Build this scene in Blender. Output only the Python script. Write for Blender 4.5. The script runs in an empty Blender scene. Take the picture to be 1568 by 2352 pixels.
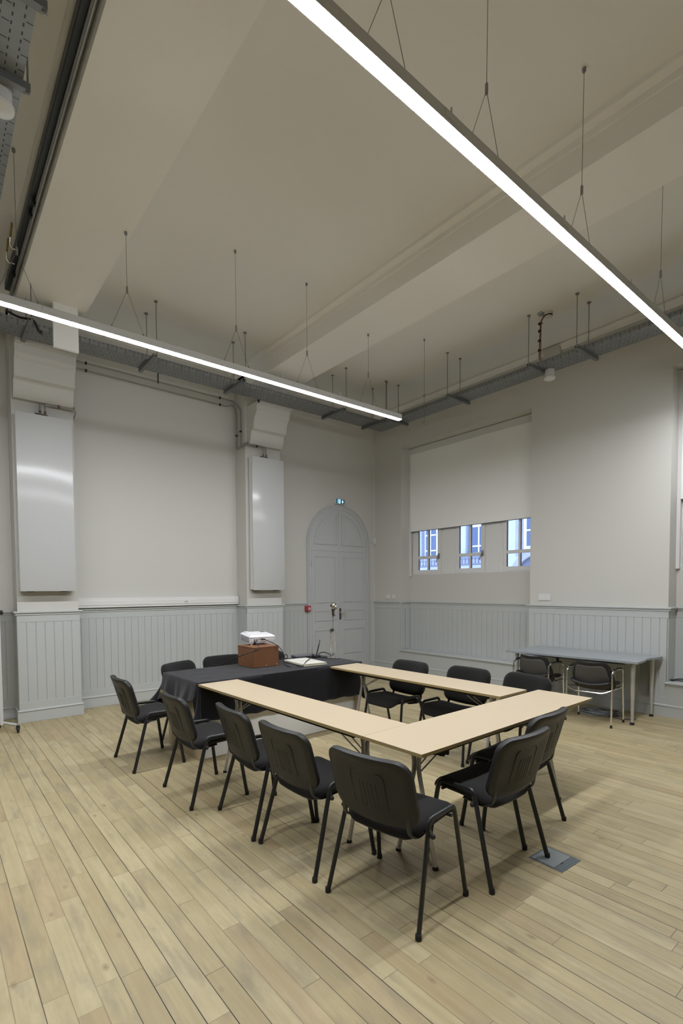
import bpy, bmesh, math, random
from mathutils import Vector, Matrix
PI = math.pi
sc = bpy.context.scene
COL = sc.collection

# ------------------------------------------------------------------ camera
FPX, YAW, PITCH, ROLL = 1166.6027, 0.683164, -0.040275, -0.005911
def cam_axes(yaw, pitch, roll):
    fw = Vector((math.sin(yaw)*math.cos(pitch), math.cos(yaw)*math.cos(pitch), math.sin(pitch)))
    rt = Vector((math.cos(yaw), -math.sin(yaw), 0)); up = rt.cross(fw)
    c, s = math.cos(roll), math.sin(roll)
    return rt*c + up*s, up*c - rt*s, fw
_r, _u, _f = cam_axes(YAW, PITCH, ROLL)
cd = bpy.data.cameras.new('camera'); cam = bpy.data.objects.new('camera', cd); COL.objects.link(cam)
m = Matrix.Identity(4)
for i in range(3):
    m[i][0], m[i][1], m[i][2] = _r[i], _u[i], -_f[i]
m.translation = Vector((-6.7994, -6.5117, 1.6201))
cam.matrix_world = m
cd.sensor_fit = 'VERTICAL'; cd.sensor_height = 36.0; cd.sensor_width = 24.0
cd.lens = FPX/2352*36.0
cd.shift_x = 3.7154/2352; cd.shift_y = 223.4391/2352
cd.clip_start = 0.05; cd.clip_end = 200
sc.camera = cam

# ------------------------------------------------------------------ world, exposure
w = bpy.data.worlds.new('world'); sc.world = w; w.use_nodes = True
bg = w.node_tree.nodes['Background']
bg.inputs[0].default_value = (0.43, 0.56, 1.0, 1); bg.inputs[1].default_value = 5.0
LIGHT_STRENGTH = 125.0
LIGHT_COLOR = (0.955, 0.985, 1.03, 1)
sc.view_settings.view_transform = 'Standard'; sc.view_settings.look = 'None'
sc.view_settings.gamma = 1.0; sc.view_settings.use_curve_mapping = False
sc.view_settings.exposure = 0.0
try:
    sc.cycles.use_denoising = True
    sc.cycles.max_bounces = 10; sc.cycles.diffuse_bounces = 6; sc.cycles.transparent_max_bounces = 12
    sc.cycles.sample_clamp_indirect = 6.0
    sc.cycles.caustics_reflective = False; sc.cycles.caustics_refractive = False
except Exception:
    pass

# ------------------------------------------------------------------ materials
def nodes_of(name):
    mt = bpy.data.materials.new(name); mt.use_nodes = True
    nt = mt.node_tree; b = nt.nodes['Principled BSDF']
    return mt, nt, b
class N:
    """tiny node builder"""
    def __init__(s, nt): s.nt = nt
    def n(s, t, **k):
        x = s.nt.nodes.new(t)
        for a, v in k.items(): setattr(x, a, v)
        return x
    def l(s, a, b): s.nt.links.new(a, b)
    def math(s, op, a, b=None, c=None):
        x = s.n('ShaderNodeMath', operation=op)
        for i, v in enumerate((a, b, c)):
            if v is None: continue
            if isinstance(v, (int, float)): x.inputs[i].default_value = v
            else: s.l(v, x.inputs[i])
        return x.outputs[0]
    def mix(s, f, a, b, mode='MIX'):
        x = s.n('ShaderNodeMix', data_type='RGBA', blend_type=mode)
        for i, v in ((0, f), (6, a), (7, b)):
            if isinstance(v, (int, float)): x.inputs[i].default_value = v
            elif isinstance(v, tuple): x.inputs[i].default_value = v if len(v) == 4 else (*v, 1)
            else: s.l(v, x.inputs[i])
        return x.outputs[2]
    def ramp(s, f, stops):
        x = s.n('ShaderNodeValToRGB')
        e = x.color_ramp.elements
        while len(e) < len(stops): e.new(0.5)
        for q, (p, c) in zip(e, stops):
            q.position = p; q.color = c if len(c) == 4 else (*c, 1)
        s.l(f, x.inputs[0]); return x.outputs[0]
    def noise(s, vec, scale, detail=3, rough=0.5):
        x = s.n('ShaderNodeTexNoise'); x.inputs['Scale'].default_value = scale
        x.inputs['Detail'].default_value = detail; x.inputs['Roughness'].default_value = rough
        if vec is not None: s.l(vec, x.inputs['Vector'])
        return x.outputs['Fac']
    def obj(s): return s.n('ShaderNodeTexCoord').outputs['Object']
    def geo(s): return s.n('ShaderNodeNewGeometry').outputs['Position']
    def comb(s, x, y, z):
        c = s.n('ShaderNodeCombineXYZ')
        for i, v in enumerate((x, y, z)):
            if isinstance(v, (int, float)): c.inputs[i].default_value = v
            else: s.l(v, c.inputs[i])
        return c.outputs[0]
    def sep(s, v):
        c = s.n('ShaderNodeSeparateXYZ'); s.l(v, c.inputs[0]); return c.outputs
    def white(s, v, dim='3D'):
        x = s.n('ShaderNodeTexWhiteNoise', noise_dimensions=dim)
        s.l(v, x.inputs['W'] if dim == '1D' else x.inputs['Vector']); return x.outputs['Value']
def mat(name, col, rough=0.5, metal=0.0, var=0.0, vscale=3.0, bump=0.0, bscale=80.0, spec=0.5, coat=0.0, stretch=None, sheen=0.0):
    mt, nt, b = nodes_of(name); k = N(nt)
    b.inputs['Base Color'].default_value = (*col, 1); b.inputs['Roughness'].default_value = rough
    b.inputs['Metallic'].default_value = metal; b.inputs['Specular IOR Level'].default_value = spec
    b.inputs['Coat Weight'].default_value = coat
    if sheen: b.inputs['Sheen Weight'].default_value = sheen; b.inputs['Sheen Roughness'].default_value = 0.5
    vec = k.obj()
    if stretch:
        mp = k.n('ShaderNodeMapping'); mp.inputs['Scale'].default_value = stretch; k.l(vec, mp.inputs[0]); vec = mp.outputs[0]
    if var:
        f = k.noise(vec, vscale, 4)
        c = k.mix(f, tuple(x*(1-var) for x in col), tuple(min(1, x*(1+var)) for x in col))
        k.l(c, b.inputs['Base Color'])
    if bump:
        f = k.noise(vec, bscale, 2)
        bp_ = k.n('ShaderNodeBump'); bp_.inputs['Strength'].default_value = bump; bp_.inputs['Distance'].default_value = 0.002
        k.l(f, bp_.inputs['Height']); k.l(bp_.outputs[0], b.inputs['Normal'])
    return mt
M = {}
M['wall'] = mat('painted_plaster', (0.565, 0.555, 0.520), 0.75, var=0.02, vscale=0.8, bump=0.08, bscale=120, spec=0.2)
M['ceil'] = mat('ceiling_plaster', (0.86, 0.855, 0.835), 0.85, var=0.02, vscale=0.5, spec=0.1)
M['beam'] = mat('bounce_lit_beam_plaster', (0.92, 0.91, 0.885), 0.85, var=0.02, vscale=0.5, spec=0.1)  # lighter than the ceiling: bounced light on the beams put into the colour
M['wains'] = mat('grey_painted_wood', (0.48, 0.498, 0.490), 0.42, var=0.03, vscale=1.5, bump=0.05, bscale=60, spec=0.35)
M['door'] = mat('grey_painted_door', (0.49, 0.50, 0.505), 0.42, var=0.03, vscale=1.5, spec=0.35)
M['white'] = mat('white_painted_metal', (0.50, 0.505, 0.50), 0.17, spec=0.4)
M['whitewood'] = mat('white_painted_wood', (0.70, 0.695, 0.68), 0.4)
M['plastic_white'] = mat('white_plastic', (0.66, 0.66, 0.645), 0.35)
M['galv'] = mat('galvanised_steel', (0.45, 0.46, 0.47), 0.42, metal=0.75, var=0.12, vscale=9)
M['strut'] = mat('dark_steel_channel', (0.20, 0.21, 0.215), 0.45, metal=0.6)
M['rod'] = mat('threaded_steel_rod', (0.30, 0.30, 0.29), 0.45, metal=0.7)
M['wire'] = mat('steel_wire', (0.22, 0.22, 0.20), 0.4, metal=0.6)
M['alu'] = mat('light_housing_paint', (0.60, 0.61, 0.61), 0.35, metal=0.1)
M['chrome'] = mat('chrome', (0.82, 0.83, 0.84), 0.10, metal=1.0)
M['silver'] = mat('silver_lacquer', (0.56, 0.55, 0.53), 0.34, metal=0.55)
M['pipe'] = mat('steel_pipe', (0.36, 0.36, 0.34), 0.32, metal=0.8, var=0.15, vscale=14)
M['rubber'] = mat('black_rubber', (0.012, 0.012, 0.012), 0.6)
M['blackmetal'] = mat('black_lacquered_steel', (0.017, 0.018, 0.020), 0.36)
M['blackplastic'] = mat('black_plastic', (0.0155, 0.0152, 0.0150), 0.45, bump=0.15, bscale=600, spec=0.4)
M['fabric'] = mat('black_upholstery', (0.0145, 0.0140, 0.0135), 0.95, bump=0.5, bscale=900, spec=0.15, sheen=0.10)
M['cloth'] = mat('black_cotton', (0.011, 0.011, 0.014), 0.92, bump=0.3, bscale=500, spec=0.12, var=0.25, vscale=5, sheen=0.22)
M['laminate'] = mat('pale_beech_laminate', (0.535, 0.435, 0.298), 0.38, var=0.045, vscale=3, stretch=(2, 26, 10), spec=0.4)
M['edge'] = mat('beech_edge_band', (0.34, 0.255, 0.11), 0.45)
M['ply'] = mat('pale_plywood', (0.43, 0.35, 0.235), 0.55, var=0.09, vscale=3, stretch=(14, 14, 1.2))
M['whiteboard'] = mat('white_board_panel', (0.72, 0.72, 0.71), 0.45)
M['desk'] = mat('grey_laminate', (0.29, 0.31, 0.325), 0.35, var=0.03, vscale=2)
M['brownbox'] = mat('brown_fibreboard', (0.20, 0.083, 0.034), 0.5, var=0.16, vscale=5)
M['projector'] = mat('projector_plastic', (0.66, 0.66, 0.68), 0.35)
M['cream'] = mat('cream_card', (0.58, 0.55, 0.42), 0.6)
M['creamtop'] = mat('cream_paper', (0.61, 0.60, 0.54), 0.55)
M['ink'] = mat('grey_print', (0.22, 0.21, 0.20), 0.7)
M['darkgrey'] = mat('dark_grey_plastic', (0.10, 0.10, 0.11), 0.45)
M['red'] = mat('red_plastic', (0.36, 0.035, 0.05), 0.35)
M['redpipe'] = mat('red_brown_conduit', (0.22, 0.075, 0.04), 0.45)
M['brass'] = mat('brass', (0.55, 0.42, 0.20), 0.3, metal=0.9)
M['yellow'] = mat('yellow_handle', (0.28, 0.20, 0.03), 0.5)
M['bronze'] = mat('old_bronze', (0.13, 0.11, 0.09), 0.35, metal=0.8)
M['blind'] = mat('blind_fabric', (0.86, 0.86, 0.84), 0.8, bump=0.1, bscale=700, spec=0.15)
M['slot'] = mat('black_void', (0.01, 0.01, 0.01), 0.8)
M['meshfab'] = mat('grey_mesh_fabric', (0.075, 0.072, 0.066), 0.8, bump=0.4, bscale=900)
M['conduit'] = mat('dark_conduit', (0.07, 0.075, 0.08), 0.4, metal=0.5, var=0.2, vscale=6)
M['facade'] = mat('pale_stone', (0.62, 0.62, 0.62), 0.8, var=0.05, vscale=1.5)
M['stone'] = mat('rough_stone', (0.44, 0.43, 0.42), 0.9, var=0.25, vscale=9)
M['extglass'] = mat('dark_window_glass', (0.10, 0.13, 0.19), 0.15)
M['extwhite'] = mat('white_exterior_frame', (0.80, 0.82, 0.83), 0.5)
M['iron'] = mat('iron_balcony', (0.16, 0.17, 0.20), 0.5)
M['floorplate'] = mat('brushed_floor_plate', (0.36, 0.40, 0.41), 0.30, metal=0.55)
M['floorframe'] = mat('dark_plate_frame', (0.13, 0.15, 0.165), 0.4, metal=0.3)

def tray_mat():
    mt, nt, b = nodes_of('perforated_galvanised_tray'); k = N(nt)
    b.inputs['Metallic'].default_value = 0.6; b.inputs['Roughness'].default_value = 0.45
    s = k.sep(k.obj())                        # local x runs along the tray, y across, z up
    def slots(u, v, pu, pv, lu, lv, off):
        row = k.math('FLOOR', k.math('DIVIDE', v, pv))
        uu = k.math('ADD', k.math('DIVIDE', u, pu), k.math('MULTIPLY', row, off))
        a = k.math('LESS_THAN', k.math('ABSOLUTE', k.math('SUBTRACT', k.math('FRACT', uu), 0.5)), lu)
        c = k.math('LESS_THAN', k.math('ABSOLUTE', k.math('SUBTRACT', k.math('FRACT', k.math('DIVIDE', v, pv)), 0.5)), lv)
        return k.math('MULTIPLY', a, c)
    yz = k.math('ADD', s[1], k.math('MULTIPLY', s[2], 1.0))
    f1 = slots(s[0], yz, 0.050, 0.050, 0.22, 0.07, 0.5)
    f2 = slots(s[0], yz, 0.100, 0.100, 0.03, 0.16, 0.5)
    f = k.math('MAXIMUM', f1, f2)
    base = k.mix(k.noise(k.obj(), 7, 3), (0.20, 0.21, 0.215, 1), (0.30, 0.31, 0.315, 1))
    k.l(k.mix(f, base, (0.025, 0.025, 0.025, 1)), b.inputs['Base Color'])
    k.l(k.math('MULTIPLY', k.math('SUBTRACT', 1, f), 0.6), b.inputs['Metallic'])
    return mt
M['tray'] = tray_mat()

def floor_mat():
    mt, nt, b = nodes_of('old_oak_boards'); k = N(nt)
    s = k.sep(k.geo()); x, y = s[0], s[1]
    PW = 0.0925
    # very slight wander of the joints
    xr = k.math('DIVIDE', k.math('ADD', x, 20.0), PW)
    row = k.math('FLOOR', xr); fx = k.math('FRACT', xr)
    r1 = k.white(row, '1D'); r2 = k.white(k.math('ADD', row, 71.3), '1D')
    ln = k.math('ADD', 0.62, k.math('MULTIPLY', r2, 0.75))
    yr = k.math('ADD', k.math('DIVIDE', k.math('ADD', y, 20.0), ln), k.math('MULTIPLY', r1, 9.7))
    idx = k.math('FLOOR', yr); fy = k.math('FRACT', yr)
    pid = k.comb(row, idx, 3.0)
    p1 = k.white(pid); p2 = k.white(k.comb(idx, row, 17.0)); p3 = k.white(k.comb(row, idx, 41.0))
    # plank tone
    tone = k.ramp(p1, [(0.0, (0.430, 0.350, 0.208)), (0.25, (0.480, 0.400, 0.242)), (0.6, (0.520, 0.440, 0.275)), (1.0, (0.570, 0.490, 0.318))])
    odd = k.math('GREATER_THAN', p2, 0.93)
    tone = k.mix(k.math('MULTIPLY', odd, 0.45), tone, (0.42, 0.295, 0.175, 1))
    # grain stretched along the board
    gv = k.comb(k.math('MULTIPLY', x, 30.0), k.math('ADD', k.math('MULTIPLY', y, 1.6), k.math('MULTIPLY', p3, 50.0)), k.math('MULTIPLY', p1, 30.0))
    g = k.noise(gv, 1.0, 5, 0.62)
    tone = k.mix(k.ramp(g, [(0.3, (0, 0, 0)), (0.7, (1, 1, 1))]), k.mix(0.33, tone, (0.30, 0.225, 0.12, 1)), k.mix(0.14, tone, (0.75, 0.66, 0.47, 1)))
    # cathedral figure
    wv = k.n('ShaderNodeTexWave', wave_type='RINGS', rings_direction='X'); wv.inputs['Scale'].default_value = 1.0
    wv.inputs['Distortion'].default_value = 6.0; wv.inputs['Detail'].default_value = 2.0; wv.inputs['Detail Scale'].default_value = 0.6
    k.l(k.comb(k.math('MULTIPLY', k.math('SUBTRACT', fx, p2), 2.2), k.math('ADD', k.math('MULTIPLY', y, 0.9), k.math('MULTIPLY', p3, 31.0)), p1), wv.inputs['Vector'])
    tone = k.mix(k.math('MULTIPLY', wv.outputs['Fac'], k.math('MULTIPLY', p3, 0.16)), tone, (0.34, 0.26, 0.145, 1))
    # grey wear and stains, in shapes of their own and differing per board
    sv = k.comb(k.math('ADD', k.math('MULTIPLY', x, 9.0), k.math('MULTIPLY', p1, 16.0)), k.math('ADD', k.math('MULTIPLY', y, 2.1), k.math('MULTIPLY', p2, 19.0)), 0.0)
    st = k.ramp(k.noise(sv, 1.0, 5, 0.62), [(0.50, (0, 0, 0)), (0.74, (1, 1, 1))])
    tone = k.mix(k.math('MULTIPLY', st, 0.72), tone, (0.270, 0.240, 0.185, 1))
    st2 = k.ramp(k.noise(k.geo(), 0.55, 3, 0.6), [(0.48, (0, 0, 0)), (0.75, (1, 1, 1))])
    tone = k.mix(k.math('MULTIPLY', st2, 0.12), tone, (0.34, 0.31, 0.245, 1))
    mo = k.ramp(k.noise(k.comb(k.math('MULTIPLY', x, 14.0), k.math('ADD', k.math('MULTIPLY', y, 7.0), k.math('MULTIPLY', p1, 40.0)), 0.0), 1.0, 4, 0.65), [(0.35, (0, 0, 0)), (0.75, (1, 1, 1))])
    tone = k.mix(k.math('MULTIPLY', mo, 0.28), tone, (0.36, 0.29, 0.165, 1))
    # knots
    vo = k.n('ShaderNodeTexVoronoi'); vo.inputs['Scale'].default_value = 1.0
    k.l(k.comb(k.math('MULTIPLY', x, 9.0), k.math('ADD', k.math('MULTIPLY', y, 4.4), k.math('MULTIPLY', r1, 5.0)), 0.0), vo.inputs['Vector'])
    kn = k.ramp(vo.outputs['Distance'], [(0.02, (1, 1, 1)), (0.15, (0, 0, 0))])
    keep = k.math('GREATER_THAN', k.sep(vo.outputs['Color'])[0], 0.66)
    tone = k.mix(k.math('MULTIPLY', k.math('MULTIPLY', kn, keep), 0.55), tone, (0.17, 0.12, 0.065, 1))
    # joints
    ex = k.math('MINIMUM', fx, k.math('SUBTRACT', 1.0, fx))
    gw = k.math('ADD', 0.006, k.math('MULTIPLY', k.noise(k.comb(k.math('MULTIPLY', k.math('ROUND', xr), 3.7), k.math('MULTIPLY', y, 1.3), 0.0), 1.0, 2), 0.026))
    gx = k.math('LESS_THAN', ex, gw)
    dark = k.math('MULTIPLY', gx, k.math('ADD', 0.30, k.math('MULTIPLY', k.white(k.math('ROUND', xr), '1D'), 0.8)))
    ey = k.math('MULTIPLY', k.math('MINIMUM', fy, k.math('SUBTRACT', 1.0, fy)), ln)
    gy = k.math('MULTIPLY', k.math('LESS_THAN', ey, 0.0016), k.math('ADD', 0.25, k.math('MULTIPLY', p3, 0.55)))
    gap = k.math('MINIMUM', k.math('MAXIMUM', dark, gy), 1.0)
    tone = k.mix(1.0, tone, (0.87, 0.86, 0.795, 1), 'MULTIPLY')
    k.l(k.mix(gap, tone, (0.018, 0.014, 0.010, 1)), b.inputs['Base Color'])
    k.l(k.math('ADD', 0.42, k.math('MULTIPLY', g, 0.16)), b.inputs['Roughness'])
    b.inputs['Specular IOR Level'].default_value = 0.35
    bu = k.n('ShaderNodeBump'); bu.inputs['Strength'].default_value = 0.35; bu.inputs['Distance'].default_value = 0.003
    k.l(k.math('SUBTRACT', k.math('MULTIPLY', g, 0.15), gap), bu.inputs['Height']); k.l(bu.outputs[0], b.inputs['Normal'])
    return mt
M['floor'] = floor_mat()

def emis(name, col, strength):
    mt = bpy.data.materials.new(name); mt.use_nodes = True; nt = mt.node_tree
    nt.nodes.remove(nt.nodes['Principled BSDF'])
    e = nt.nodes.new('ShaderNodeEmission'); e.inputs[0].default_value = col; e.inputs[1].default_value = strength
    nt.links.new(e.outputs[0], nt.nodes['Material Output'].inputs[0]); return mt
M['diffuser'] = emis('led_diffuser', LIGHT_COLOR, LIGHT_STRENGTH)
M['signlit'] = emis('exit_pictogram', (0.80, 0.93, 1.0, 1), 1.15)
M['signback'] = emis('exit_green_panel', (0.010, 0.075, 0.105, 1), 0.8)
M['signglow'] = emis('exit_blue_panel', (0.10, 0.40, 0.60, 1), 0.8)
def glass_mat():
    mt = bpy.data.materials.new('window_glass'); mt.use_nodes = True; nt = mt.node_tree; k = N(nt)
    nt.nodes.remove(nt.nodes['Principled BSDF'])
    t = k.n('ShaderNodeBsdfTransparent'); t.inputs[0].default_value = (0.94, 0.96, 0.97, 1)
    g = k.n('ShaderNodeBsdfGlossy'); g.inputs['Roughness'].default_value = 0.02
    fr = k.n('ShaderNodeFresnel'); fr.inputs[0].default_value = 1.45
    mx = k.n('ShaderNodeMixShader'); k.l(fr.outputs[0], mx.inputs[0]); k.l(t.outputs[0], mx.inputs[1]); k.l(g.outputs[0], mx.inputs[2])
    k.l(mx.outputs[0], nt.nodes['Material Output'].inputs[0]); return mt
M['glass'] = glass_mat()

# ------------------------------------------------------------------ mesh helpers
def fillet(pts, r, n=5):
    pts = [Vector(p) for p in pts]; out = [pts[0]]
    for i in range(1, len(pts)-1):
        p = pts[i]; a = pts[i-1]-p; b = pts[i+1]-p
        rr = min(r if not isinstance(r, (list, tuple)) else r[i-1], a.length*0.49, b.length*0.49)
        p0 = p + a.normalized()*rr; p1 = p + b.normalized()*rr
        for j in range(n+1):
            t = j/n; out.append(p0*(1-t)**2 + p*2*t*(1-t) + p1*t*t)
    out.append(pts[-1]); return out
class MB:
    def __init__(s): s.bm = bmesh.new()
    def box(s, a, b, bev=0.0, seg=1, mat4=None):
        a, b = Vector(a), Vector(b); lo = Vector(map(min, a, b)); hi = Vector(map(max, a, b))
        t = bmesh.new(); bmesh.ops.create_cube(t, size=1.0)
        for v in t.verts: v.co = Vector(((lo[i]+hi[i])/2 + v.co[i]*(hi[i]-lo[i]) for i in range(3)))
        if bev > 0:
            bv = min(bev, min(hi[i]-lo[i] for i in range(3))*0.49)
            bmesh.ops.bevel(t, geom=list(t.edges), offset=bv, segments=seg, affect='EDGES', profile=0.5)
        if mat4 is not None: bmesh.ops.transform(t, matrix=mat4, verts=t.verts)
        s._join(t); return s
    def _join(s, t):
        mp = {}
        for v in t.verts: mp[v] = s.bm.verts.new(v.co)
        for f in t.faces:
            try: s.bm.faces.new([mp[v] for v in f.verts])
            except ValueError: pass
        t.free()
    def tube(s, pts, r, seg=10, r2=None, up=None, closed=False, caps=True, taper=None):
        pts = [Vector(p) for p in pts]; n = len(pts); rings = []
        ref = Vector(up) if up is not None else None
        prev = None
        for i, p in enumerate(pts):
            if closed: t = (pts[(i+1) % n]-pts[(i-1) % n])
            else: t = pts[min(i+1, n-1)]-pts[max(i-1, 0)]
            t.normalize()
            if ref is not None: q = ref - t*ref.dot(t)
            elif prev is None:
                q = Vector((0, 0, 1)) if abs(t.z) < 0.9 else Vector((1, 0, 0)); q = q - t*q.dot(t)
            else: q = prev - t*prev.dot(t)
            q.normalize(); prev = q; bn = t.cross(q)
            k = 1.0 if taper is None else taper[0]+(taper[1]-taper[0])*i/(n-1)
            rings.append([s.bm.verts.new(p + q*(math.cos(2*PI*j/seg)*r*k) + bn*(math.sin(2*PI*j/seg)*(r2 or r)*k)) for j in range(seg)])
        m_ = n if closed else n-1
        for i in range(m_):
            A, B = rings[i], rings[(i+1) % n]
            for j in range(seg): s.bm.faces.new((A[j], A[(j+1) % seg], B[(j+1) % seg], B[j]))
        if caps and not closed:
            s.bm.faces.new(rings[0][::-1]); s.bm.faces.new(rings[-1])
        return s
    def lathe(s, prof, c=(0, 0, 0), seg=20, axis='z', mat4=None):
        c = Vector(c); rings = []
        for r, h in prof:
            ring = []
            for j in range(seg):
                a = 2*PI*j/seg; x, y = r*math.cos(a), r*math.sin(a)
                v = {'z': Vector((x, y, h)), 'x': Vector((h, x, y)), 'y': Vector((y, h, x))}[axis]
                if mat4 is not None: v = mat4 @ v
                ring.append(s.bm.verts.new(c+v))
            rings.append(ring)
        for A, B in zip(rings, rings[1:]):
            for j in range(seg): s.bm.faces.new((A[j], A[(j+1) % seg], B[(j+1) % seg], B[j]))
        s.bm.faces.new(rings[0][::-1]); s.bm.faces.new(rings[-1]); return s
    def sphere(s, c, r, seg=12, sc_=(1, 1, 1)):
        n = seg//2; prof = [(r*math.sin(PI*i/n)+1e-5, -r*math.cos(PI*i/n)) for i in range(n+1)]
        return s.lathe(prof, c, seg)
    def prism(s, poly, fn, d0, d1):
        """poly of 2d points, fn(u,v,d)->xyz, extruded from d0 to d1"""
        A = [s.bm.verts.new(fn(u, v, d0)) for u, v in poly]; B = [s.bm.verts.new(fn(u, v, d1)) for u, v in poly]
        n = len(poly)
        for i in range(n): s.bm.faces.new((A[i], A[(i+1) % n], B[(i+1) % n], B[i]))
        s.bm.faces.new(A[::-1]); s.bm.faces.new(B); return s
    def ring(s, outer, inner, fn, d0, d1):
        n = len(outer)
        vs = [[s.bm.verts.new(fn(u, v, d)) for u, v in pl] for pl, d in ((outer, d0), (outer, d1), (inner, d1), (inner, d0))]
        for a in range(4):
            A, B = vs[a], vs[(a+1) % 4]
            for i in range(n): s.bm.faces.new((A[i], A[(i+1) % n], B[(i+1) % n], B[i]))
        return s
    def grid(s, fn, nu, nv, closed_u=False):
        G = [[s.bm.verts.new(fn(i/(nu if closed_u else nu), j/nv)) for j in range(nv+1)] for i in range(nu if closed_u else nu+1)]
        for i in range(nu):
            for j in range(nv):
                a, b = G[i], G[(i+1) % len(G)]
                s.bm.faces.new((a[j], b[j], b[j+1], a[j+1]))
        return s
    def pad(s, fn, hw, hh, rad, top, bot, npc=7, rings=(1.0, 0.985, 0.95, 0.88, 0.7, 0.45, 0.2)):
        """rounded-rectangle cushion. fn(a,b,off)->xyz; top(s), bot(s) give the offset at ring scale s"""
        out = []
        for cx, cy, a0 in ((hw-rad, hh-rad, 0), (-hw+rad, hh-rad, PI/2), (-hw+rad, -hh+rad, PI), (hw-rad, -hh+rad, 3*PI/2)):
            for j in range(npc+1):
                a = a0 + PI/2*j/npc; out.append((cx+rad*math.cos(a), cy+rad*math.sin(a)))
            # points along the straight
            nx = {0: (-hw+rad, hh), PI/2: (-hw, -hh+rad), PI: (hw-rad, -hh), 3*PI/2: (hw, hh-rad)}[a0]
            lx = out[-1]
            for t in (0.25, 0.5, 0.75): out.append((lx[0]+(nx[0]-lx[0])*t, lx[1]+(nx[1]-lx[1])*t))
        n = len(out)
        def side(off, flip):
            rs = [[s.bm.verts.new(fn(u*q, v*q, off(q))) for u, v in out] for q in rings]
            for A, B in zip(rs, rs[1:]):
                for i in range(n):
                    f = (A[i], A[(i+1) % n], B[(i+1) % n], B[i]); s.bm.faces.new(f[::-1] if flip else f)
            c = s.bm.verts.new(fn(0, 0, off(0)))
            for i in range(n):
                f = (rs[-1][i], rs[-1][(i+1) % n], c); s.bm.faces.new(f[::-1] if flip else f)
            return rs[0]
        A = side(top, False); B = side(bot, True)
        for i in range(n): s.bm.faces.new((B[i], B[(i+1) % n], A[(i+1) % n], A[i]))
        return s
    def build(s, name, m_, parent=None, smooth=35, loc=None):
        bmesh.ops.recalc_face_normals(s.bm, faces=s.bm.faces)
        me = bpy.data.meshes.new(name); s.bm.to_mesh(me); s.bm.free()
        if isinstance(m_, str): m_ = M[m_]
        me.materials.append(m_)
        if smooth:
            for p in me.polygons: p.use_smooth = True
            try: me.set_sharp_from_angle(angle=math.radians(smooth))
            except Exception: pass
        o = bpy.data.objects.new(name, me); COL.objects.link(o)
        if parent is not None: o.parent = parent
        if loc is not None: o.location = loc
        return o
def box(a, b, bev=0.0, seg=1): return MB().box(a, b, bev, seg)
def tag(o, label=None, cat=None, group=None, kind=None):
    if label: o['label'] = label
    if cat: o['category'] = cat
    if group: o['group'] = group
    if kind: o['kind'] = kind
    return o
def thing(name, label, cat, loc=(0, 0, 0), rz=0.0, group=None):
    o = bpy.data.objects.new(name, None); COL.objects.link(o); o.location = loc; o.rotation_euler = (0, 0, rz)
    o.empty_display_size = 0.1
    return tag(o, label, cat, group)
def struct(o, label=None, cat=None): return tag(o, label, cat, kind='structure')
def kids(o): return [c for c in COL.objects if c.parent == o]
def dup(o, loc=None, rz=None, label=None, parent=None):
    c = o.copy(); COL.objects.link(c)
    if parent is not None: c.parent = parent
    if loc is not None: c.location = loc
    if rz is not None: c.rotation_euler = (0, 0, rz)
    if label: c['label'] = label
    for ch in list(kids(o)): dup(ch, parent=c)
    return c

# ------------------------------------------------------------------ room shell
XMIN, YMIN, ZC = -17.0, -13.5, 5.081
YREC, YPIL, YDOOR = 1.066, 0.735, 1.10          # wall faces on the left side
XR, XREC = 0.315, 0.577                          # wall faces on the right side
W1a, W1b = -2.346, 0.351                         # first window bay along y
W2a, W2b = -6.903, -4.206                        # second window bay
PIL = [(-12.211, -11.537), (-9.079, -8.405), (-5.947, -5.273), (-2.815, -2.162)]
BEAMZ = 4.805
fl = box((XMIN-.3, YMIN-.3, -0.2), (1.2, 1.6, 0)).build('floor', 'floor', smooth=0); struct(fl, 'worn pale oak board floor with dark joints', 'floor')
ce = box((XMIN-.3, YMIN-.3, ZC), (1.2, 1.6, ZC+.25)).build('ceiling', 'ceil', smooth=0); struct(ce, 'off-white plaster ceiling between the beams', 'ceiling')
mb = MB()
mb.box((XMIN-.3, YREC, 0), (PIL[3][1], YREC+.45, ZC))
mb.box((PIL[3][1], YDOOR, 0), (1.2, YREC+.45, ZC))
for a, b in PIL: mb.box((a, YPIL, 0), (b, YREC+.1, ZC))
wl = mb.build('wall_left', 'wall', smooth=0); struct(wl, 'off-white plaster wall with pilasters and arched door', 'wall')
mb = MB()
mb.box((XR, W1b, 0), (0.80, YREC+.1, ZC)); mb.box((XR, W2b, 0), (0.80, W1a, ZC)); mb.box((XR, YMIN-.3, 0), (0.80, W2a, ZC))
for a, b in ((W1a, W1b), (W2a, W2b)):
    mb.box((XR, a, 4.306), (0.80, b, ZC)); mb.box((XREC, a, 0), (0.80, b, 1.885)); mb.box((XREC+.02, a, 4.15), (0.80, b, 4.306))
wr = mb.build('wall_right', 'wall', smooth=0); struct(wr, 'off-white plaster wall with two deep window bays', 'wall')
struct(box((XMIN-.3, YMIN-.3, 0), (1.2, YMIN, ZC)).build('wall_back', 'wall', smooth=0), 'off-white wall behind the viewpoint', 'wall')
struct(box((XMIN-.3, YMIN-.3, 0), (XMIN, 1.6, ZC)).build('wall_far', 'wall', smooth=0), 'off-white end wall left of the viewpoint', 'wall')

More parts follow.
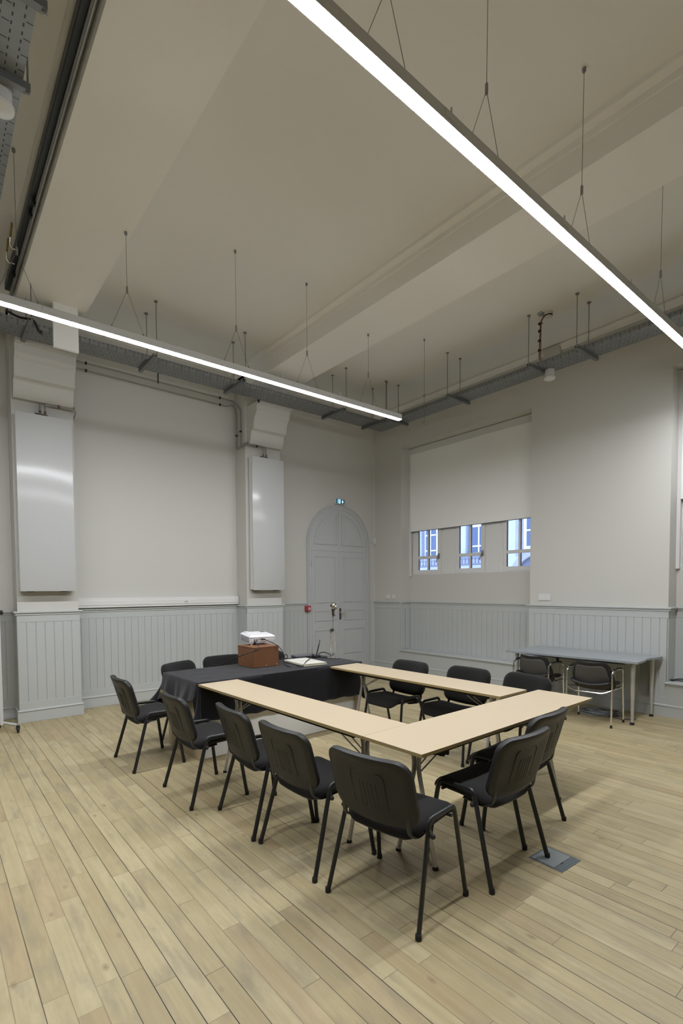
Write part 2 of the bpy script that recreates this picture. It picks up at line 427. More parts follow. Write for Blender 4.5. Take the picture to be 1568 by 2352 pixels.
def beam(a, b, n):
    mb = MB()
    mb.box((a, YMIN, BEAMZ), (b, YDOOR+.02, ZC+.05))
    # small moulding where the beam side meets the ceiling
    for x0, sgn in ((a, -1), (b, 1)):
        mb.box((x0, YMIN, ZC-.035), (x0+sgn*.10, YDOOR, ZC+.02)); mb.box((x0, YMIN, ZC-.085), (x0+sgn*.018, YDOOR, ZC))
    o = mb.build('trim_%d' % n, 'beam', smooth=0); return struct(o, ['plaster ceiling beam running over the left radiator', 'plaster ceiling beam running over the second radiator', 'plaster ceiling beam left of the frame'][n-1], 'beam')
beam(*PIL[2], 1); beam(*PIL[3], 2); beam(*PIL[1], 3)
# plaster haunch closing the tray run at the left beam
struct(box((-5.622, -.078, 4.322), (-5.366, -.034, BEAMZ+.02), .004).build('trim_4', 'ceil', smooth=0), 'white boxing board hanging from the left beam in front of the tray', 'boxing board')
# corbels on the pilasters
def corbel(a, b, n, lab, y0=YPIL):
    prof = [(y0+.05, 4.50), (.34, 4.50), (.34, 4.462), (.405, 4.455), (.415, 4.36), (.435, 4.34), (.440, 4.32), (.47, 4.30), (.50, 4.22), (.505, 4.15), (.515, 4.125), (.545, 4.11), (.57, 4.105), (.585, 4.09), (.60, 4.02), (.62, 3.955), (.66, 3.915), (y0+.05, 3.91)]
    o = MB().prism(prof, lambda u, v, d: (d, u, v), a, b).build('trim_%d' % n, 'wall', smooth=28); return struct(o, lab, 'corbel')
corbel(PIL[2][0]+.015, PIL[2][1]-.02, 5, 'plaster corbel above the left radiator')
corbel(PIL[3][0]+.03, PIL[3][1]-.02, 6, 'plaster corbel above the second radiator')
corbel(*PIL[1], 7, 'plaster corbel on the next pilaster')
def corbel_r(y0, y1, n):
    prof = [(XR+.02, 5.06), (XR-.075, 5.06), (XR-.07, 5.03), (XR-.05, 4.99), (XR-.035, 4.93), (XR-.01, 4.89), (XR+.02, 4.88)]
    return struct(MB().prism(prof, lambda u, v, d: (u, d, v), y0, y1).build('trim_%d' % n, 'wall', smooth=30), 'small plaster bracket high on the window wall', 'corbel')
corbel_r(-2.80, -2.55, 8)
# cornice line along the window wall
mb = MB(); prof = [(XR+.02, 5.075), (XR-.055, 5.075), (XR-.05, 5.055), (XR-.022, 5.03), (XR-.016, 4.995), (XR+.02, 4.99)]
mb.prism(prof, lambda u, v, d: (u, d, v), YMIN, YDOOR)
struct(mb.build('trim_9', 'ceil', smooth=30), 'plaster cornice along the window wall', 'cornice')

# ------------------------------------------------------------------ wainscot
def frame_uv(o, du, dn):
    o, du, dn = Vector(o), Vector(du), Vector(dn)
    return lambda u, n, z: o + du*u + dn*n + Vector((0, 0, z))
def fbox(mb, F, u0, u1, n0, n1, z0, z1, bev=0.0):
    p, q = F(u0, n0, z0), F(u1, n1, z1); mb.box(p, q, bev)
def wainscot(mb, F, L, z0=0.0, base=True, pitch=0.093, e0=0.0, e1=0.0, ztop=1.367, panels=None):
    rnd = random.Random(int(L*1000))
    fbox(mb, F, 0, L, -.02, 0.004, z0, ztop-.01)
    fbox(mb, F, -e0, L+e1, -.01, .036, ztop-.024, ztop, .005)
    fbox(mb, F, -e0*.6, L+e1*.6, -.01, .022, ztop-.052, ztop-.022, .006)
    fbox(mb, F, 0, L, -.01, .013, ztop-.135, ztop-.05, .002)
    if base:
        fbox(mb, F, 0, L, -.01, .013, .150, .252, .002)
        fbox(mb, F, -e0*.7, L+e1*.7, -.01, .030, .128, .158, .010)
        fbox(mb, F, -e0*.6, L+e1*.6, -.01, .022, 0.0, .135, .002)
        zb = .250
    else: zb = z0
    if panels is not None:
        for a, b in panels: fbox(mb, F, a, b, -.004, .011, zb, ztop-.133, .004)
        return
    nb = max(1, round(L/pitch)); p = L/nb
    for i in range(nb):
        j = rnd.uniform(.0028, .0052)
        fbox(mb, F, i*p+j*.5, (i+1)*p-j*.5, -.004, .0105, zb-.002, ztop-.133, .0035)
def wains_obj(n, lab, runs):
    mb = MB()
    for a in runs: wainscot(mb, *a[:2], **a[2])
    return struct(mb.build('trim_%d' % n, 'wains', smooth=0), lab, 'wainscot')
for k_, (a, b) in enumerate(PIL):
    wains_obj(20+k_, 'grey board wainscot around a wall pilaster', [
        (frame_uv((a-.012, YPIL-.004, 0), (1, 0, 0), (0, -1, 0)), b-a+.024, dict(e0=.03, e1=.03, pitch=.099)),
        (frame_uv((a+.004, YPIL-.01, 0), (0, 1, 0), (-1, 0, 0)), YREC-YPIL+.01, dict(panels=[(0, .33)])),
        (frame_uv((b-.004, YPIL-.01, 0), (0, 1, 0), (1, 0, 0)), YREC-YPIL+.01, dict(panels=[(0, .33)]))])
for k_, (a, b) in enumerate(((XMIN, PIL[0][0]), (PIL[0][1], PIL[1][0]), (PIL[1][1], PIL[2][0]), (PIL[2][1], PIL[3][0]))):
    wains_obj(25+k_, 'grey vertical board wainscot in the recess between pilasters', [(frame_uv((a, YREC-.004, 0), (1, 0, 0), (0, -1, 0)), b-a, dict(pitch=.093))])
DCX, DRO, DRI, DSP = -0.615, 0.775, 0.692, 2.45
wains_obj(30, 'grey board wainscot left of the arched door', [(frame_uv((PIL[3][1], YDOOR-.004, 0), (1, 0, 0), (0, -1, 0)), DCX-DRO-PIL[3][1], dict(pitch=.098))])
# right wall
wains_obj(31, 'grey panelled wainscot in the far corner', [
    (frame_uv((XR-.004, W1b, 0), (0, 1, 0), (-1, 0, 0)), YDOOR-W1b, dict(panels=[(0.0, .13), (.14, .22), (.235, .50), (.51, .70)], e0=.0)),
    (frame_uv((XR-.016, W1b+.004, 0), (1, 0, 0), (0, -1, 0)), XREC-XR+.016, dict(panels=[(0, .12), (.13, .26)], base=False, z0=.44))])
wains_obj(32, 'grey board wainscot under the half-covered window', [(frame_uv((XREC-.004, W1a, 0), (0, 1, 0), (-1, 0, 0)), W1b-W1a, dict(base=False, z0=.44, pitch=.105))])
wains_obj(33, 'grey board wainscot on the wide pier behind the grey desk', [
    (frame_uv((XR-.004, W2b-.012, 0), (0, 1, 0), (-1, 0, 0)), W1a-W2b+.024, dict(pitch=.098, e0=.03, e1=.03)),
    (frame_uv((XR-.016, W2b+.004, 0), (1, 0, 0), (0, -1, 0)), XREC-XR+.016, dict(panels=[(0, .27)], base=False, z0=.44))])
wains_obj(34, 'grey board wainscot under the window at the right edge', [(frame_uv((XREC-.004, W2a, 0), (0, 1, 0), (-1, 0, 0)), W2b-W2a, dict(base=False, z0=.44, pitch=.105))])
wains_obj(35, 'grey board wainscot on the pier beyond the right edge', [(frame_uv((XR-.004, YMIN, 0), (0, 1, 0), (-1, 0, 0)), W2a-YMIN, dict())])
def ledge(n, a, b, lab):
    mb = MB()
    mb.box((XR-.02, a, 0), (XREC+.02, b, .415)); mb.box((XR-.045, a-.01, .413), (XREC, b+.015, .440), .006); mb.box((XR-.032, a, .395), (XR, b, .415), .005)
    F = frame_uv((XR-.02, a, 0), (0, 1, 0), (-1, 0, 0)); fbox(mb, F, 0, b-a, -.005, .013, .128, .158, .008); fbox(mb, F, 0, b-a, -.005, .008, 0, .135)
    return struct(mb.build('trim_%d' % n, 'wains', smooth=0), lab, 'window seat')
ledge(36, W1a, W1b, 'grey boxed ledge below the half-covered window')
ledge(37, W2a, W2b, 'grey boxed ledge below the window at the right edge')

# ------------------------------------------------------------------ arched door
def arc(cx, cz, r, a0, a1, n): return [(cx+r*math.cos(a0+(a1-a0)*i/n), cz+r*math.sin(a0+(a1-a0)*i/n)) for i in range(n+1)]
FD = lambda u, v, d: (u, YDOOR-d, v)
def arch_poly(r, n=32): return [(DCX+r, 0.0)] + arc(DCX, DSP, r, 0, PI, n) + [(DCX-r, 0.0)]
door = MB().prism(arch_poly(DRI+.01), FD, -.01, .006).build('door_1', 'door', smooth=0)
struct(door, 'tall grey arched double door with panels', 'door')
mb = MB()
for r0, r1, d in ((DRO, DRI, .022), (DRO-.0025, DRO-.022, .036), (DRO-.035, DRO-.055, .030), (DRI+.012, DRI-.014, .018)):
    o_, i_ = arch_poly(r0), arch_poly(r1); mb.ring(o_, i_, FD, -.005, d)
mb.build('architrave', 'door', door, smooth=30)
def rect(a, b, c, d): return [(a, c), (b, c), (b, d), (a, d)]
def mould(mb, poly_fn, w=.036):
    """raised moulding: poly_fn(inset)->polygon"""
    mb.ring(poly_fn(0), poly_fn(w*.42), FD, .0, .020); mb.ring(poly_fn(w*.42), poly_fn(w), FD, .0, .012)
    mb.ring(poly_fn(w+.045), poly_fn(w+.055), FD, .0, .009)
LL, LR = DCX-.655, DCX+.655
for s_, (a, b) in (('l', (LL, DCX-.004)), ('r', (DCX+.004, LR))):
    leaf = MB().prism(rect(a, b, .015, 2.318), FD, 0, .010).build('door_leaf', 'door', door, smooth=0)
    mb = MB()
    pa, pb = (a+.058, b-.095) if s_ == 'l' else (a+.095, b-.058)
    for z0, z1 in ((1.361, 2.235), (1.018, 1.212), (.363, .852)):
        mould(mb, lambda i, z0=z0, z1=z1: rect(pa+i, pb-i, z0+i, z1-i))
    mb.build('panel_moulding', 'door', leaf, smooth=25)
mb = MB()
for sg in (-1, 1):                                   # two quarter-round panels over the leaves
    def q(i, sg=sg):
        xi = DCX+sg*(.055+i); r = .60-i; zb = 2.455+i
        a0 = math.asin((zb-DSP)/r); a1 = math.acos((.055+i)/r)
        pts = [(xi, zb)] + [(DCX+sg*r*math.cos(a0+(a1-a0)*j/14), DSP+r*math.sin(a0+(a1-a0)*j/14)) for j in range(15)]
        return pts
    mould(mb, q)
mb.prism(rect(DCX-.022, DCX+.022, 2.335, DSP+.675), FD, 0, .016)
mb.box((DCX-.66, YDOOR-.012, 2.335), (DCX+.66, YDOOR, 2.40), .003)
mb.build('fanlight_panel', 'door', door, smooth=25)
MB().prism(rect(DCX-.026, DCX+.026, .02, 2.318), FD, .0, .019).build('meeting_strip', 'door', door, smooth=0)
mb = MB()
for zz in (.5, 2.1): mb.tube([(LL-.008, YDOOR-.018, zz-.06), (LL-.008, YDOOR-.018, zz+.06)], .009)
mb.build('hinge', 'door', door)
h = MB().box((DCX-.022, YDOOR-.034, 1.03), (DCX+.022, YDOOR-.018, 1.245), .006).build('handle_plate', 'bronze', door)
mb = MB(); mb.tube(fillet([(DCX, YDOOR-.03, 1.165), (DCX, YDOOR-.085, 1.165), (DCX+.115, YDOOR-.088, 1.160)], .02), .0095)
mb.lathe([(.016, 0), (.016, .012)], (DCX, YDOOR-.047, 1.165), 14, 'y'); mb.build('lever', 'silver', h)
struct(box((DCX+DRO, YDOOR-.022, 0), (XR, YDOOR, .135), .003).build('baseboard_1', 'wains', smooth=0), 'short grey baseboard right of the door', 'baseboard')

# ------------------------------------------------------------------ windows
def window(n, dy, lab):
    SASH = [(-.391, .301), (-1.344, -.732), (-2.297, -1.687)]
    mb = MB(); xi, xo = .603, .67; zt, zb = 4.17, 1.885
    edges = [W1b] + [v for s_ in SASH for v in (s_[1], s_[0])] + [W1a]
    for i in range(0, len(edges), 2): mb.box((xi, edges[i+1]+dy, zb), (xo, edges[i]+dy, zt), .003)
    mb.box((xi, W1a+dy, 4.05), (xo, W1b+dy, zt)); mb.box((xi-.01, W1a+dy, zb-.02), (xo+.1, W1b+dy, zb+.012), .003)
    for a, b in ((-.732, -.391), (-1.687, -1.344)): mb.box((xi-.006, a+.055+dy, zb+.01), (xi+.01, b-.05+dy, 4.05), .002)
    win = mb.build('window_%d' % n, 'whitewood', smooth=0); struct(win, lab, 'window')
    for k_, (a, b) in enumerate(SASH):
        mb = MB(); ga, gb = a+.083, b-.136 if k_ == 0 else b-.072
        x0, x1 = .595, .648
        mb.box((x0, a+.004+dy, 1.897), (x1, ga+dy, 4.05), .004); mb.box((x0, gb+dy, 1.897), (x1, b-.004+dy, 4.05), .004)
        mb.box((x0-.0015, ga+dy-.004, 1.899), (x1-.002, gb+dy+.004, 1.968), .003); mb.box((x0-.0015, ga+dy-.004, 3.96), (x1-.002, gb+dy+.004, 4.048), .003)
        my = (ga+gb)/2
        for z0, z1 in ((2.180, 2.233), (2.86, 2.90), (3.50, 3.54)): mb.box((x0+.006, ga+dy, z0), (x1, gb+dy, z1), .003)
        mb.box((x0+.008, my-.019+dy, 1.96), (x1, my+.019+dy, 3.97), .003)
        sh = mb.build('sash', 'whitewood', win, smooth=0)
        box((.628, ga+dy, 1.96), (.633, gb+dy, 3.97)).build('pane', 'glass', sh, smooth=0)
        for yy in (gb, my-.019): box((.604, yy-.009+dy, 1.965), (.627, yy-.0005+dy, 3.96)).build('shaded_return', 'darkgrey', sh, smooth=0)  # dark strips: shade on the frame's inner return put into the colour
        if n == 1 and k_ < 2:
            hy = a+.045; hb = MB()
            hb.box((.578, hy-.026, 2.17), (.596, hy+.026, 2.262), .004); hb.tube(fillet([(.586, hy, 2.215), (.555, hy, 2.215), (.553, hy+.035, 2.10)], .015), .008)
            hb.build('sash_handle', 'pipe', sh)
        hb = MB()
        for zz in (2.03, 2.34): hb.tube([(.590, b-.012+dy, zz-.035), (.590, b-.012+dy, zz+.035)], .008, 8)
        hb.build('hinge', 'whitewood', sh)
    return win
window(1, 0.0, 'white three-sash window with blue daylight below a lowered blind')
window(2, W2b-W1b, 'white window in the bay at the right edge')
def blind(dy, lab):
    t = thing('roller_blind', lab, 'blind', (0, 0, 0))
    t.location = (.54, -1.0+dy, 2.7); off = Vector((.54, -1.0+dy, 2.7))
    def bx(a, b, nm, mt, bev=.003): 
        mb = MB().box(Vector(a)+Vector((0, dy, 0))-off, Vector(b)+Vector((0, dy, 0))-off, bev); return mb.build(nm, mt, t, smooth=0)
    bx((.515, W1a+.005, 4.187), (.575, .372, 4.300), 'cassette', 'plastic_white')
    bx((.545, W1a+.03, 2.715), (.549, .318, 4.19), 'blind_fabric', 'blind', 0)
    bx((.543, W1a+.03, 2.706), (.551, .318, 2.717), 'bottom_bar', 'darkgrey', .002)
    bx((.535, .312, 1.846), (.577, .372, 4.187), 'side_rail', 'plastic_white'); bx((.535, W1a+.004, 1.846), (.577, W1a+.045, 4.187), 'side_rail', 'plastic_white')
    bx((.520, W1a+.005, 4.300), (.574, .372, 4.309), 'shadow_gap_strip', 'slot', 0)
    return t
blind(0, 'large grey-white roller blind lowered over most of the window')
blind(W2b-W1b, 'white roller blind at the right edge of the photo')

# the street front seen through the sashes
bd = thing('street_building', 'pale stone building across the street seen through the window', 'building', (5.0, 1.5, -3.0))
def bp_(a, b, nm, mt, par=None, bev=0):
    o = Vector((5.0, 1.5, -3.0)); return MB().box(Vector(a)-o, Vector(b)-o, bev).build(nm, mt, par or bd, smooth=0)
bp_((5.0, -9, -3), (5.6, 9, 6.2), 'facade_wall', 'facade')
def ext_win(y0, y1, z0, z1, bar):
    f = bp_((4.955, y0-.09, z0-.08), (5.0, y1+.09, z1+.1), 'facade_window', 'extwhite')
    bp_((4.945, y0, z0), (4.957, y1, z1), 'window_pane', 'extglass', f)
    g = MB(); o = Vector((5.0, 1.5, -3.0))
    for z in bar: g.box(Vector((4.93, y0, z-.02))-o, Vector((4.957, y1, z+.02))-o)
    g.box(Vector((4.925, (y0+y1)/2-.02, z0))-o, Vector((4.956, (y0+y1)/2+.02, z1))-o); g.build('glazing_bar', 'extwhite', f, smooth=0)
ext_win(3.40, 3.79, 2.50, 3.6, (2.74, 3.2)); ext_win(1.66, 2.11, 2.60, 3.29, (2.77,)); ext_win(-.35, .47, 2.67, 3.6, (3.06,)); ext_win(5.2, 6.1, 2.6, 3.6, (3.0,))
g = MB(); o = Vector((5.0, 1.5, -3.0))
for i in range(24): g.box(Vector((4.94, 2.16, 2.58+i*.044))-o, Vector((4.97, 2.33, 2.60+i*.044))-o)
g.build('louvred_shutter', 'iron', bd, smooth=0); g = MB()
for i in range(24): g.box(Vector((4.94, 3.83, 2.58+i*.044))-o, Vector((4.97, 3.98, 2.60+i*.044))-o)
g.build('louvred_shutter', 'iron', bd, smooth=0)
bp_((4.80, 1.6, 2.50), (5.0, 4.1, 2.58), 'balcony_slab', 'facade')
g = MB()
for i in range(22):
    y = 1.65+i*.11; c = Vector((4.83, y, 2.36))-o
    g.tube([c+Vector((0, .05*math.cos(t*PI/5), .085*math.sin(t*PI/5))) for t in range(10)], .008, 5, closed=True)
    g.tube([c+Vector((0, .055, -.11)), c+Vector((0, .055, .13))], .007, 5)
g.tube([Vector((4.83, 1.6, 2.26))-o, Vector((4.83, 4.1, 2.26))-o], .012, 6); g.build('balcony_ironwork', 'iron', bd)
bp_((4.97, .58, 2.45), (5.0, .80, 4.2), 'stone_quoin', 'stone')
mb = MB(); mb.ring([(y, z) for y, z in arc(.1, 1.75, .86, 0, PI, 18)]+[(.1-.86, 1.2), (.1+.86, 1.2)], [(y, z) for y, z in arc(.1, 1.75, .70, 0, PI, 18)]+[(.1-.70, 1.2), (.1+.70, 1.2)], lambda u, v, d: Vector((d, u, v))-o, 4.90, 5.0)
mb.build('stone_arch', 'stone', bd)
MB().prism(arc(.1, 1.75, .70, 0, PI, 18), lambda u, v, d: Vector((d, u, v))-o, 4.97, 4.99).build('dark_archway', 'iron', bd)
st = box((.9, -12, -3.2), (5.2, 12, -3.0)).build('trim_40', 'facade', smooth=0); struct(st, 'street outside below the windows', 'street')

# ------------------------------------------------------------------ linear pendant lights
def pendant(label, y, x0, x1, wires, joints, zb=3.855, tilt=0.0):
    """wires: list of (x, ceiling z, half spread)"""
    t = thing('linear_pendant_light', label, 'light', ((x0+x1)/2, y, zb)); cx = (x0+x1)/2; t.rotation_euler = (0, tilt, 0)
    H = .073; hw = .034
    prof = [(-hw, .006), (-hw, H-.006), (-hw+.006, H), (hw-.006, H), (hw, H-.006), (hw, .006), (hw-.004, .006), (hw-.004, .010), (-hw+.004, .010), (-hw+.004, .006)]
    MB().prism(prof, lambda u, v, d: (d-cx, u, v), x0, x1).build('housing', 'alu', t, smooth=30)
    dp = [(-hw+.0045, .0095), (-hw+.0045, .002), (-hw+.010, -.002), (hw-.010, -.002), (hw-.0045, .002), (hw-.0045, .0095)]
    MB().prism(dp, lambda u, v, d: (d-cx, u, v), x0+.006, x1-.006).build('diffuser', 'diffuser', t, smooth=0)
    mb = MB(); mb.box((x1-cx, -hw, .004), (x1-cx+.006, hw, H), .002); mb.build('end_cap', 'alu', t, smooth=0)
    for xj in joints:
        mb = MB().box((xj-cx-.05, -hw-.003, .030), (xj-cx+.05, -hw+.001, .066), .002); mb.tube([(xj-cx+.03, -.01, H), (xj-cx+.03, -.01, H+.05)], .006, 6)
        mb.build('joint_plate', 'alu', t, smooth=0)
    for x, zc, sp in wires:
        zj = 4.295-zb; zt = zc-zb-(cx-x)*math.sin(tilt)
        mb = MB(); mb.tube([(x-cx, 0, zj), (x-cx, 0, zt)], .0019, 6)
        for sg in (-1, 1): mb.tube([(x-cx, 0, zj), (x-cx+sg*sp, 0, H+.02)], .0017, 6)
        wr_ = mb.build('suspension_wire', 'wire', t)
        mb = MB(); mb.lathe([(.004, -.035), (.009, -.03), (.009, .02), (.004, .03)], (x-cx, 0, zj+.01), 10); mb.build('wire_gripper', 'rod', wr_)
        mb = MB(); mb.lathe([(.006, -.03), (.013, -.02), (.013, 0)], (x-cx, 0, zt), 10); mb.build('ceiling_anchor', 'rod', wr_)
        for sg in (-1, 1): MB().lathe([(.008, 0), (.008, .012), (.005, .03)], (x-cx+sg*sp, 0, H-.002), 8).build('wire_fixing', 'rod', wr_)
    return t
pendant('long linear LED light nearer the radiator wall, ending above the tray corner', -1.712, -8.6, -1.844,
        [(-6.163, ZC, .137), (-5.324, BEAMZ, .137), (-4.245, ZC, .137), (-3.352, ZC, .137), (-2.41, BEAMZ, .137)], [-5.95, -4.9, -3.72, -2.9])
pendant('long linear LED light crossing the upper right of the photo', -4.815, -8.6, .02,
        [(-5.129, ZC, .125), (-4.386, ZC, .125), (-3.308, ZC, .135), (-1.903, ZC, .135), (-.9, ZC, .13)], [-4.72, -3.58, -2.55], 3.893, .0145)

# ------------------------------------------------------------------ cable trays, hangers, pipes
def cable_tray(label, p0, p1, wdt):
    """open tray with perforated bottom and sides, p0 -> p1 along its centre line"""
    p0, p1 = Vector(p0), Vector(p1); L = (p1-p0).length; a = math.atan2(p1.y-p0.y, p1.x-p0.x)
    h = .058; k = wdt/2
    prof = [(-k, 0), (k, 0), (k, h), (k-.012, h), (k-.012, h-.003), (k-.003, h-.003), (k-.003, .003), (-k+.003, .003), (-k+.003, h-.003), (-k+.012, h-.003), (-k+.012, h), (-k, h)]
    o = MB().prism(prof, lambda u, v, d: (d, u, v), 0, L).build('cable_tray', 'tray', smooth=0)
    o.location = p0; o.rotation_euler = (0, 0, a); tag(o, label, 'cable tray')
    return o
TZ = 4.484
cable_tray('perforated grey cable tray along the radiator wall, between the beam and the corner', (-5.49, .136, TZ), (-.58, .136, TZ), .33)
cable_tray('short perforated tray left of the white boxing board, above the left radiator', (-16.0, .136, TZ), (-5.492, .136, TZ), .33)
cable_tray('perforated grey cable tray along the window wall', (-.410, .30, TZ), (-.410, -10.0, TZ), .315)
cable_tray('perforated cable tray cut by the top left corner of the photo', (-6.455, -.05, TZ), (-6.455, -10.0, TZ), .33)
def hanger(label, c, along_y, L, rods, wall_side=0):
    t = thing('tray_hanger', label, 'tray hanger', (c[0], c[1], TZ), PI/2 if along_y else 0)
    mb = MB(); k = .021
    prof = [(-k, -.041), (k, -.041), (k, -.001), (.011, -.001), (.011, -.006), (k-.004, -.006), (k-.004, -.037), (-k+.004, -.037), (-k+.004, -.006), (-.011, -.006), (-.011, -.001), (-k, -.001)]
    mb.prism(prof, lambda u, v, d: (d, u, v), -L/2, L/2); mb.build('channel', 'strut', t, smooth=0)
    for r in rods:
        mb = MB(); mb.tube([(r, 0, -.055), (r, 0, ZC-TZ)], .0055, 8)
        ro = mb.build('threaded_rod', 'rod', t)
        mb = MB(); mb.lathe([(.012, -.05), (.012, -.041)], (r, 0, 0), 6); mb.lathe([(.022, -.012), (.022, 0)], (r, 0, ZC-TZ), 10); mb.build('rod_fixing', 'rod', ro)
    return t
hl = ['over the left radiator bay behind the pendant light', 'second along the radiator wall, left of the second radiator', 'third along the radiator wall, right of the second radiator', 'last on the radiator wall, at the tray corner']
for (x, s_) in zip((-4.557, -3.36, -1.587, -.70), hl):
    hanger('grey tray hanger, '+s_, (x, .036), True, .575, (.010-.0, -.333), 0)
hr = ['at the right edge of the wide pier near the pendant light', 'beside the white cylinder under the tray', 'above the roller blind', 'on the window wall nearest the tray corner']
for (y, s_) in zip((-3.539, -2.919, -1.618, -.326), hr):
    hanger('grey tray hanger, '+s_, (-.486, y), False, .53, (-.262, .035))
hanger('grey tray hanger above the left pilaster', (-5.86, .036), True, .575, (.01, -.333))
hanger('dark channel under the tray at the top left corner', (-6.455, -3.60), False, .40, (-.19, .19))
hanger('dark channel under the tray at the very top left edge', (-6.455, -3.08), False, .40, (-.19, .19))

def pipe(name, label, cat, pts, r, m_='pipe', fil=.05, clamps=(), cm='rubber', group=None):
    p0 = Vector(pts[0]); t = thing(name, label, cat, p0, 0, group)
    MB().tube([p-p0 for p in fillet(pts, fil)], r, 10).build('pipe', m_, t)
    for c, ax in clamps:
        c = Vector(c)-p0; mb = MB(); mb.lathe([(r+.002, -.012), (r+.010, -.010), (r+.010, .010), (r+.002, .012)], c, 12, ax)
        if m_ == 'pipe': mb.tube([c, c+Vector((0, .034, 0))], .005, 6)
        mb.build('pipe_clamp', cm, t)
    return t
RY = 1.03
pipe('heating_pipe', 'upper thin heating pipe along the recess wall, dropping to the second radiator', 'pipe',
     [(-5.30, RY, 4.676), (-2.86, RY, 4.660), (-2.846, 1.0, 4.62), (-2.84, .83, 4.48), (-2.84, .83, 3.885), (-2.838, .70, 3.925), (-2.80, .685, 3.935), (-2.475, .685, 3.935), (-2.475, .66, 3.74)], .0095,
     clamps=[((-5.04, RY, 4.674), 'x'), ((-3.09, RY, 4.661), 'x'), ((-2.84, .83, 4.13), 'z'), ((-2.64, .685, 3.935), 'x')], fil=.04)
pipe('heating_pipe', 'lower thin heating pipe along the recess wall, dropping to the second radiator', 'pipe',
     [(-5.28, RY, 4.577), (-2.96, RY, 4.552), (-2.87, 1.01, 4.60), (-2.845, .955, 4.46), (-2.845, .955, 3.88), (-2.838, .69, 3.895), (-2.80, .672, 3.898), (-2.528, .672, 3.898), (-2.528, .66, 3.74)], .0095,
     clamps=[((-5.04, RY, 4.5745), 'x'), ((-3.09, RY, 4.5535), 'x'), ((-2.845, .955, 4.09), 'z'), ((-2.64, .672, 3.898), 'x')], fil=.04)
pipe('radiator_pipe', 'upper bent steel pipe feeding the left radiator', 'pipe', [(-5.655, .66, 3.76), (-5.655, .672, 3.93), (-5.262, .672, 3.93), (-5.255, .74, 3.95), (-5.245, RY, 3.95)], .0095, clamps=[((-5.45, .672, 3.93), 'x')], fil=.035, cm='redpipe')
pipe('radiator_pipe', 'lower bent steel pipe feeding the left radiator', 'pipe', [(-5.600, .66, 3.76), (-5.600, .655, 3.898), (-5.258, .655, 3.898), (-5.25, .74, 3.86), (-5.245, RY, 3.80)], .0095, clamps=[((-5.45, .655, 3.898), 'x')], fil=.035, cm='redpipe')
pipe('grey_conduit', 'grey conduit stepping round the left pilaster corner', 'conduit', [(-5.262, .80, 4.70), (-5.255, .80, 4.46), (-5.262, .74, 4.40), (-5.275, .722, 4.36)], .010, 'conduit', .02)
# conduit bundle on the side of the left beam
BX = PIL[2][0]
t = thing('conduit_bundle', 'dark conduit bundle running along the left beam, with two yellow-handled valves', 'conduit', (BX-.02, -4, 4.94))
O_ = Vector((BX-.02, -4, 4.94))
mb = MB(); mb.box(Vector((BX-.075, -10.1, 4.955))-O_, Vector((BX-.001, .30, 5.035))-O_, .008); mb.build('dark_trunking', 'conduit', t, smooth=0)
for z, r, nm in ((4.925, .013, 'pipe'), (4.89, .011, 'pipe')):
    MB().tube([Vector((BX-.022, -10.1, z))-O_, Vector((BX-.022, .24, z))-O_, Vector((BX-.022, .30, z-.25))-O_], r, 10).build(nm, 'pipe', t)
for y in (-1.42, -1.24, -.15):
    c = Vector((BX-.03, y, 4.925))-O_; mb = MB(); mb.lathe([(.016, -.02), (.028, -.018), (.028, .018), (.016, .02)], c, 12, 'y'); mb.build('pipe_clamp', 'rubber', t)
for y, zz in ((-.36, 4.925), (-.62, 4.93)):
    c = Vector((BX-.06, y, zz))-O_
    mb = MB(); mb.tube(fillet([c, c+Vector((-.05, 0, -.01)), c+Vector((-.07, -.03, .02)), c+Vector((-.072, -.16, .07))], .02), .008, 8); v = mb.build('valve_stem', 'chrome', t)
    mb = MB(); mb.tube([c+Vector((-.072, -.10, .045)), c+Vector((-.072, -.22, .095))], .017, 10, r2=.009); mb.build('valve_handle', 'yellow', v)
# loose cable loop over the tray near the beam block
pipe('loose_cable', 'dark cable loop dangling from the tray left of the white boxing board', 'cable', [(-6.05, .0, 4.60), (-5.93, .05, 4.585), (-5.80, -.08, 4.55), (-5.77, -.10, 4.43), (-5.74, -.08, 4.42), (-5.72, .05, 4.50)], .012, 'rubber', .06)
pipe('loose_cable', 'short black cable end hanging below the tray above the recess', 'cable', [(-4.33, .29, 4.49), (-4.33, .315, 4.46), (-4.325, .318, 4.36)], .008, 'rubber', .02)
MB_ = MB(); MB_.tube([(0, 0, 0), (0, .02, .05), (-.02, .03, .07)], .018, 8); o = MB_.build('cable_gland', 'rubber'); o.location = (-2.80, .318, 4.46); tag(o, 'small black clip under the tray at the second pilaster', 'clip')
# spare wire hanging in front of the window wall
t = thing('spare_wire', 'single spare wire with a hook hanging before the window wall', 'wire', (-1.344+.02, -1.679, 3.92))
mb = MB(); mb.tube([(0, 0, .02), (0, 0, ZC-3.92)], .0026, 6); mb.build('wire', 'wire', t)
mb = MB(); mb.lathe([(.004, -.03), (.010, -.02), (.010, .02), (.004, .03)], (0, 0, .385), 10); mb.build('wire_gripper', 'rod', t)
mb = MB(); mb.tube([(0, 0, .03), (-.03, .01, .012), (-.01, .0, -.01), (.02, -.01, -.002), (.03, -.01, .01)], .004, 6); mb.build('hook', 'rod', t)
mb = MB(); mb.lathe([(.006, -.03), (.012, -.02), (.012, 0)], (0, 0, ZC-3.92), 10); mb.build('ceiling_anchor', 'rod', t)
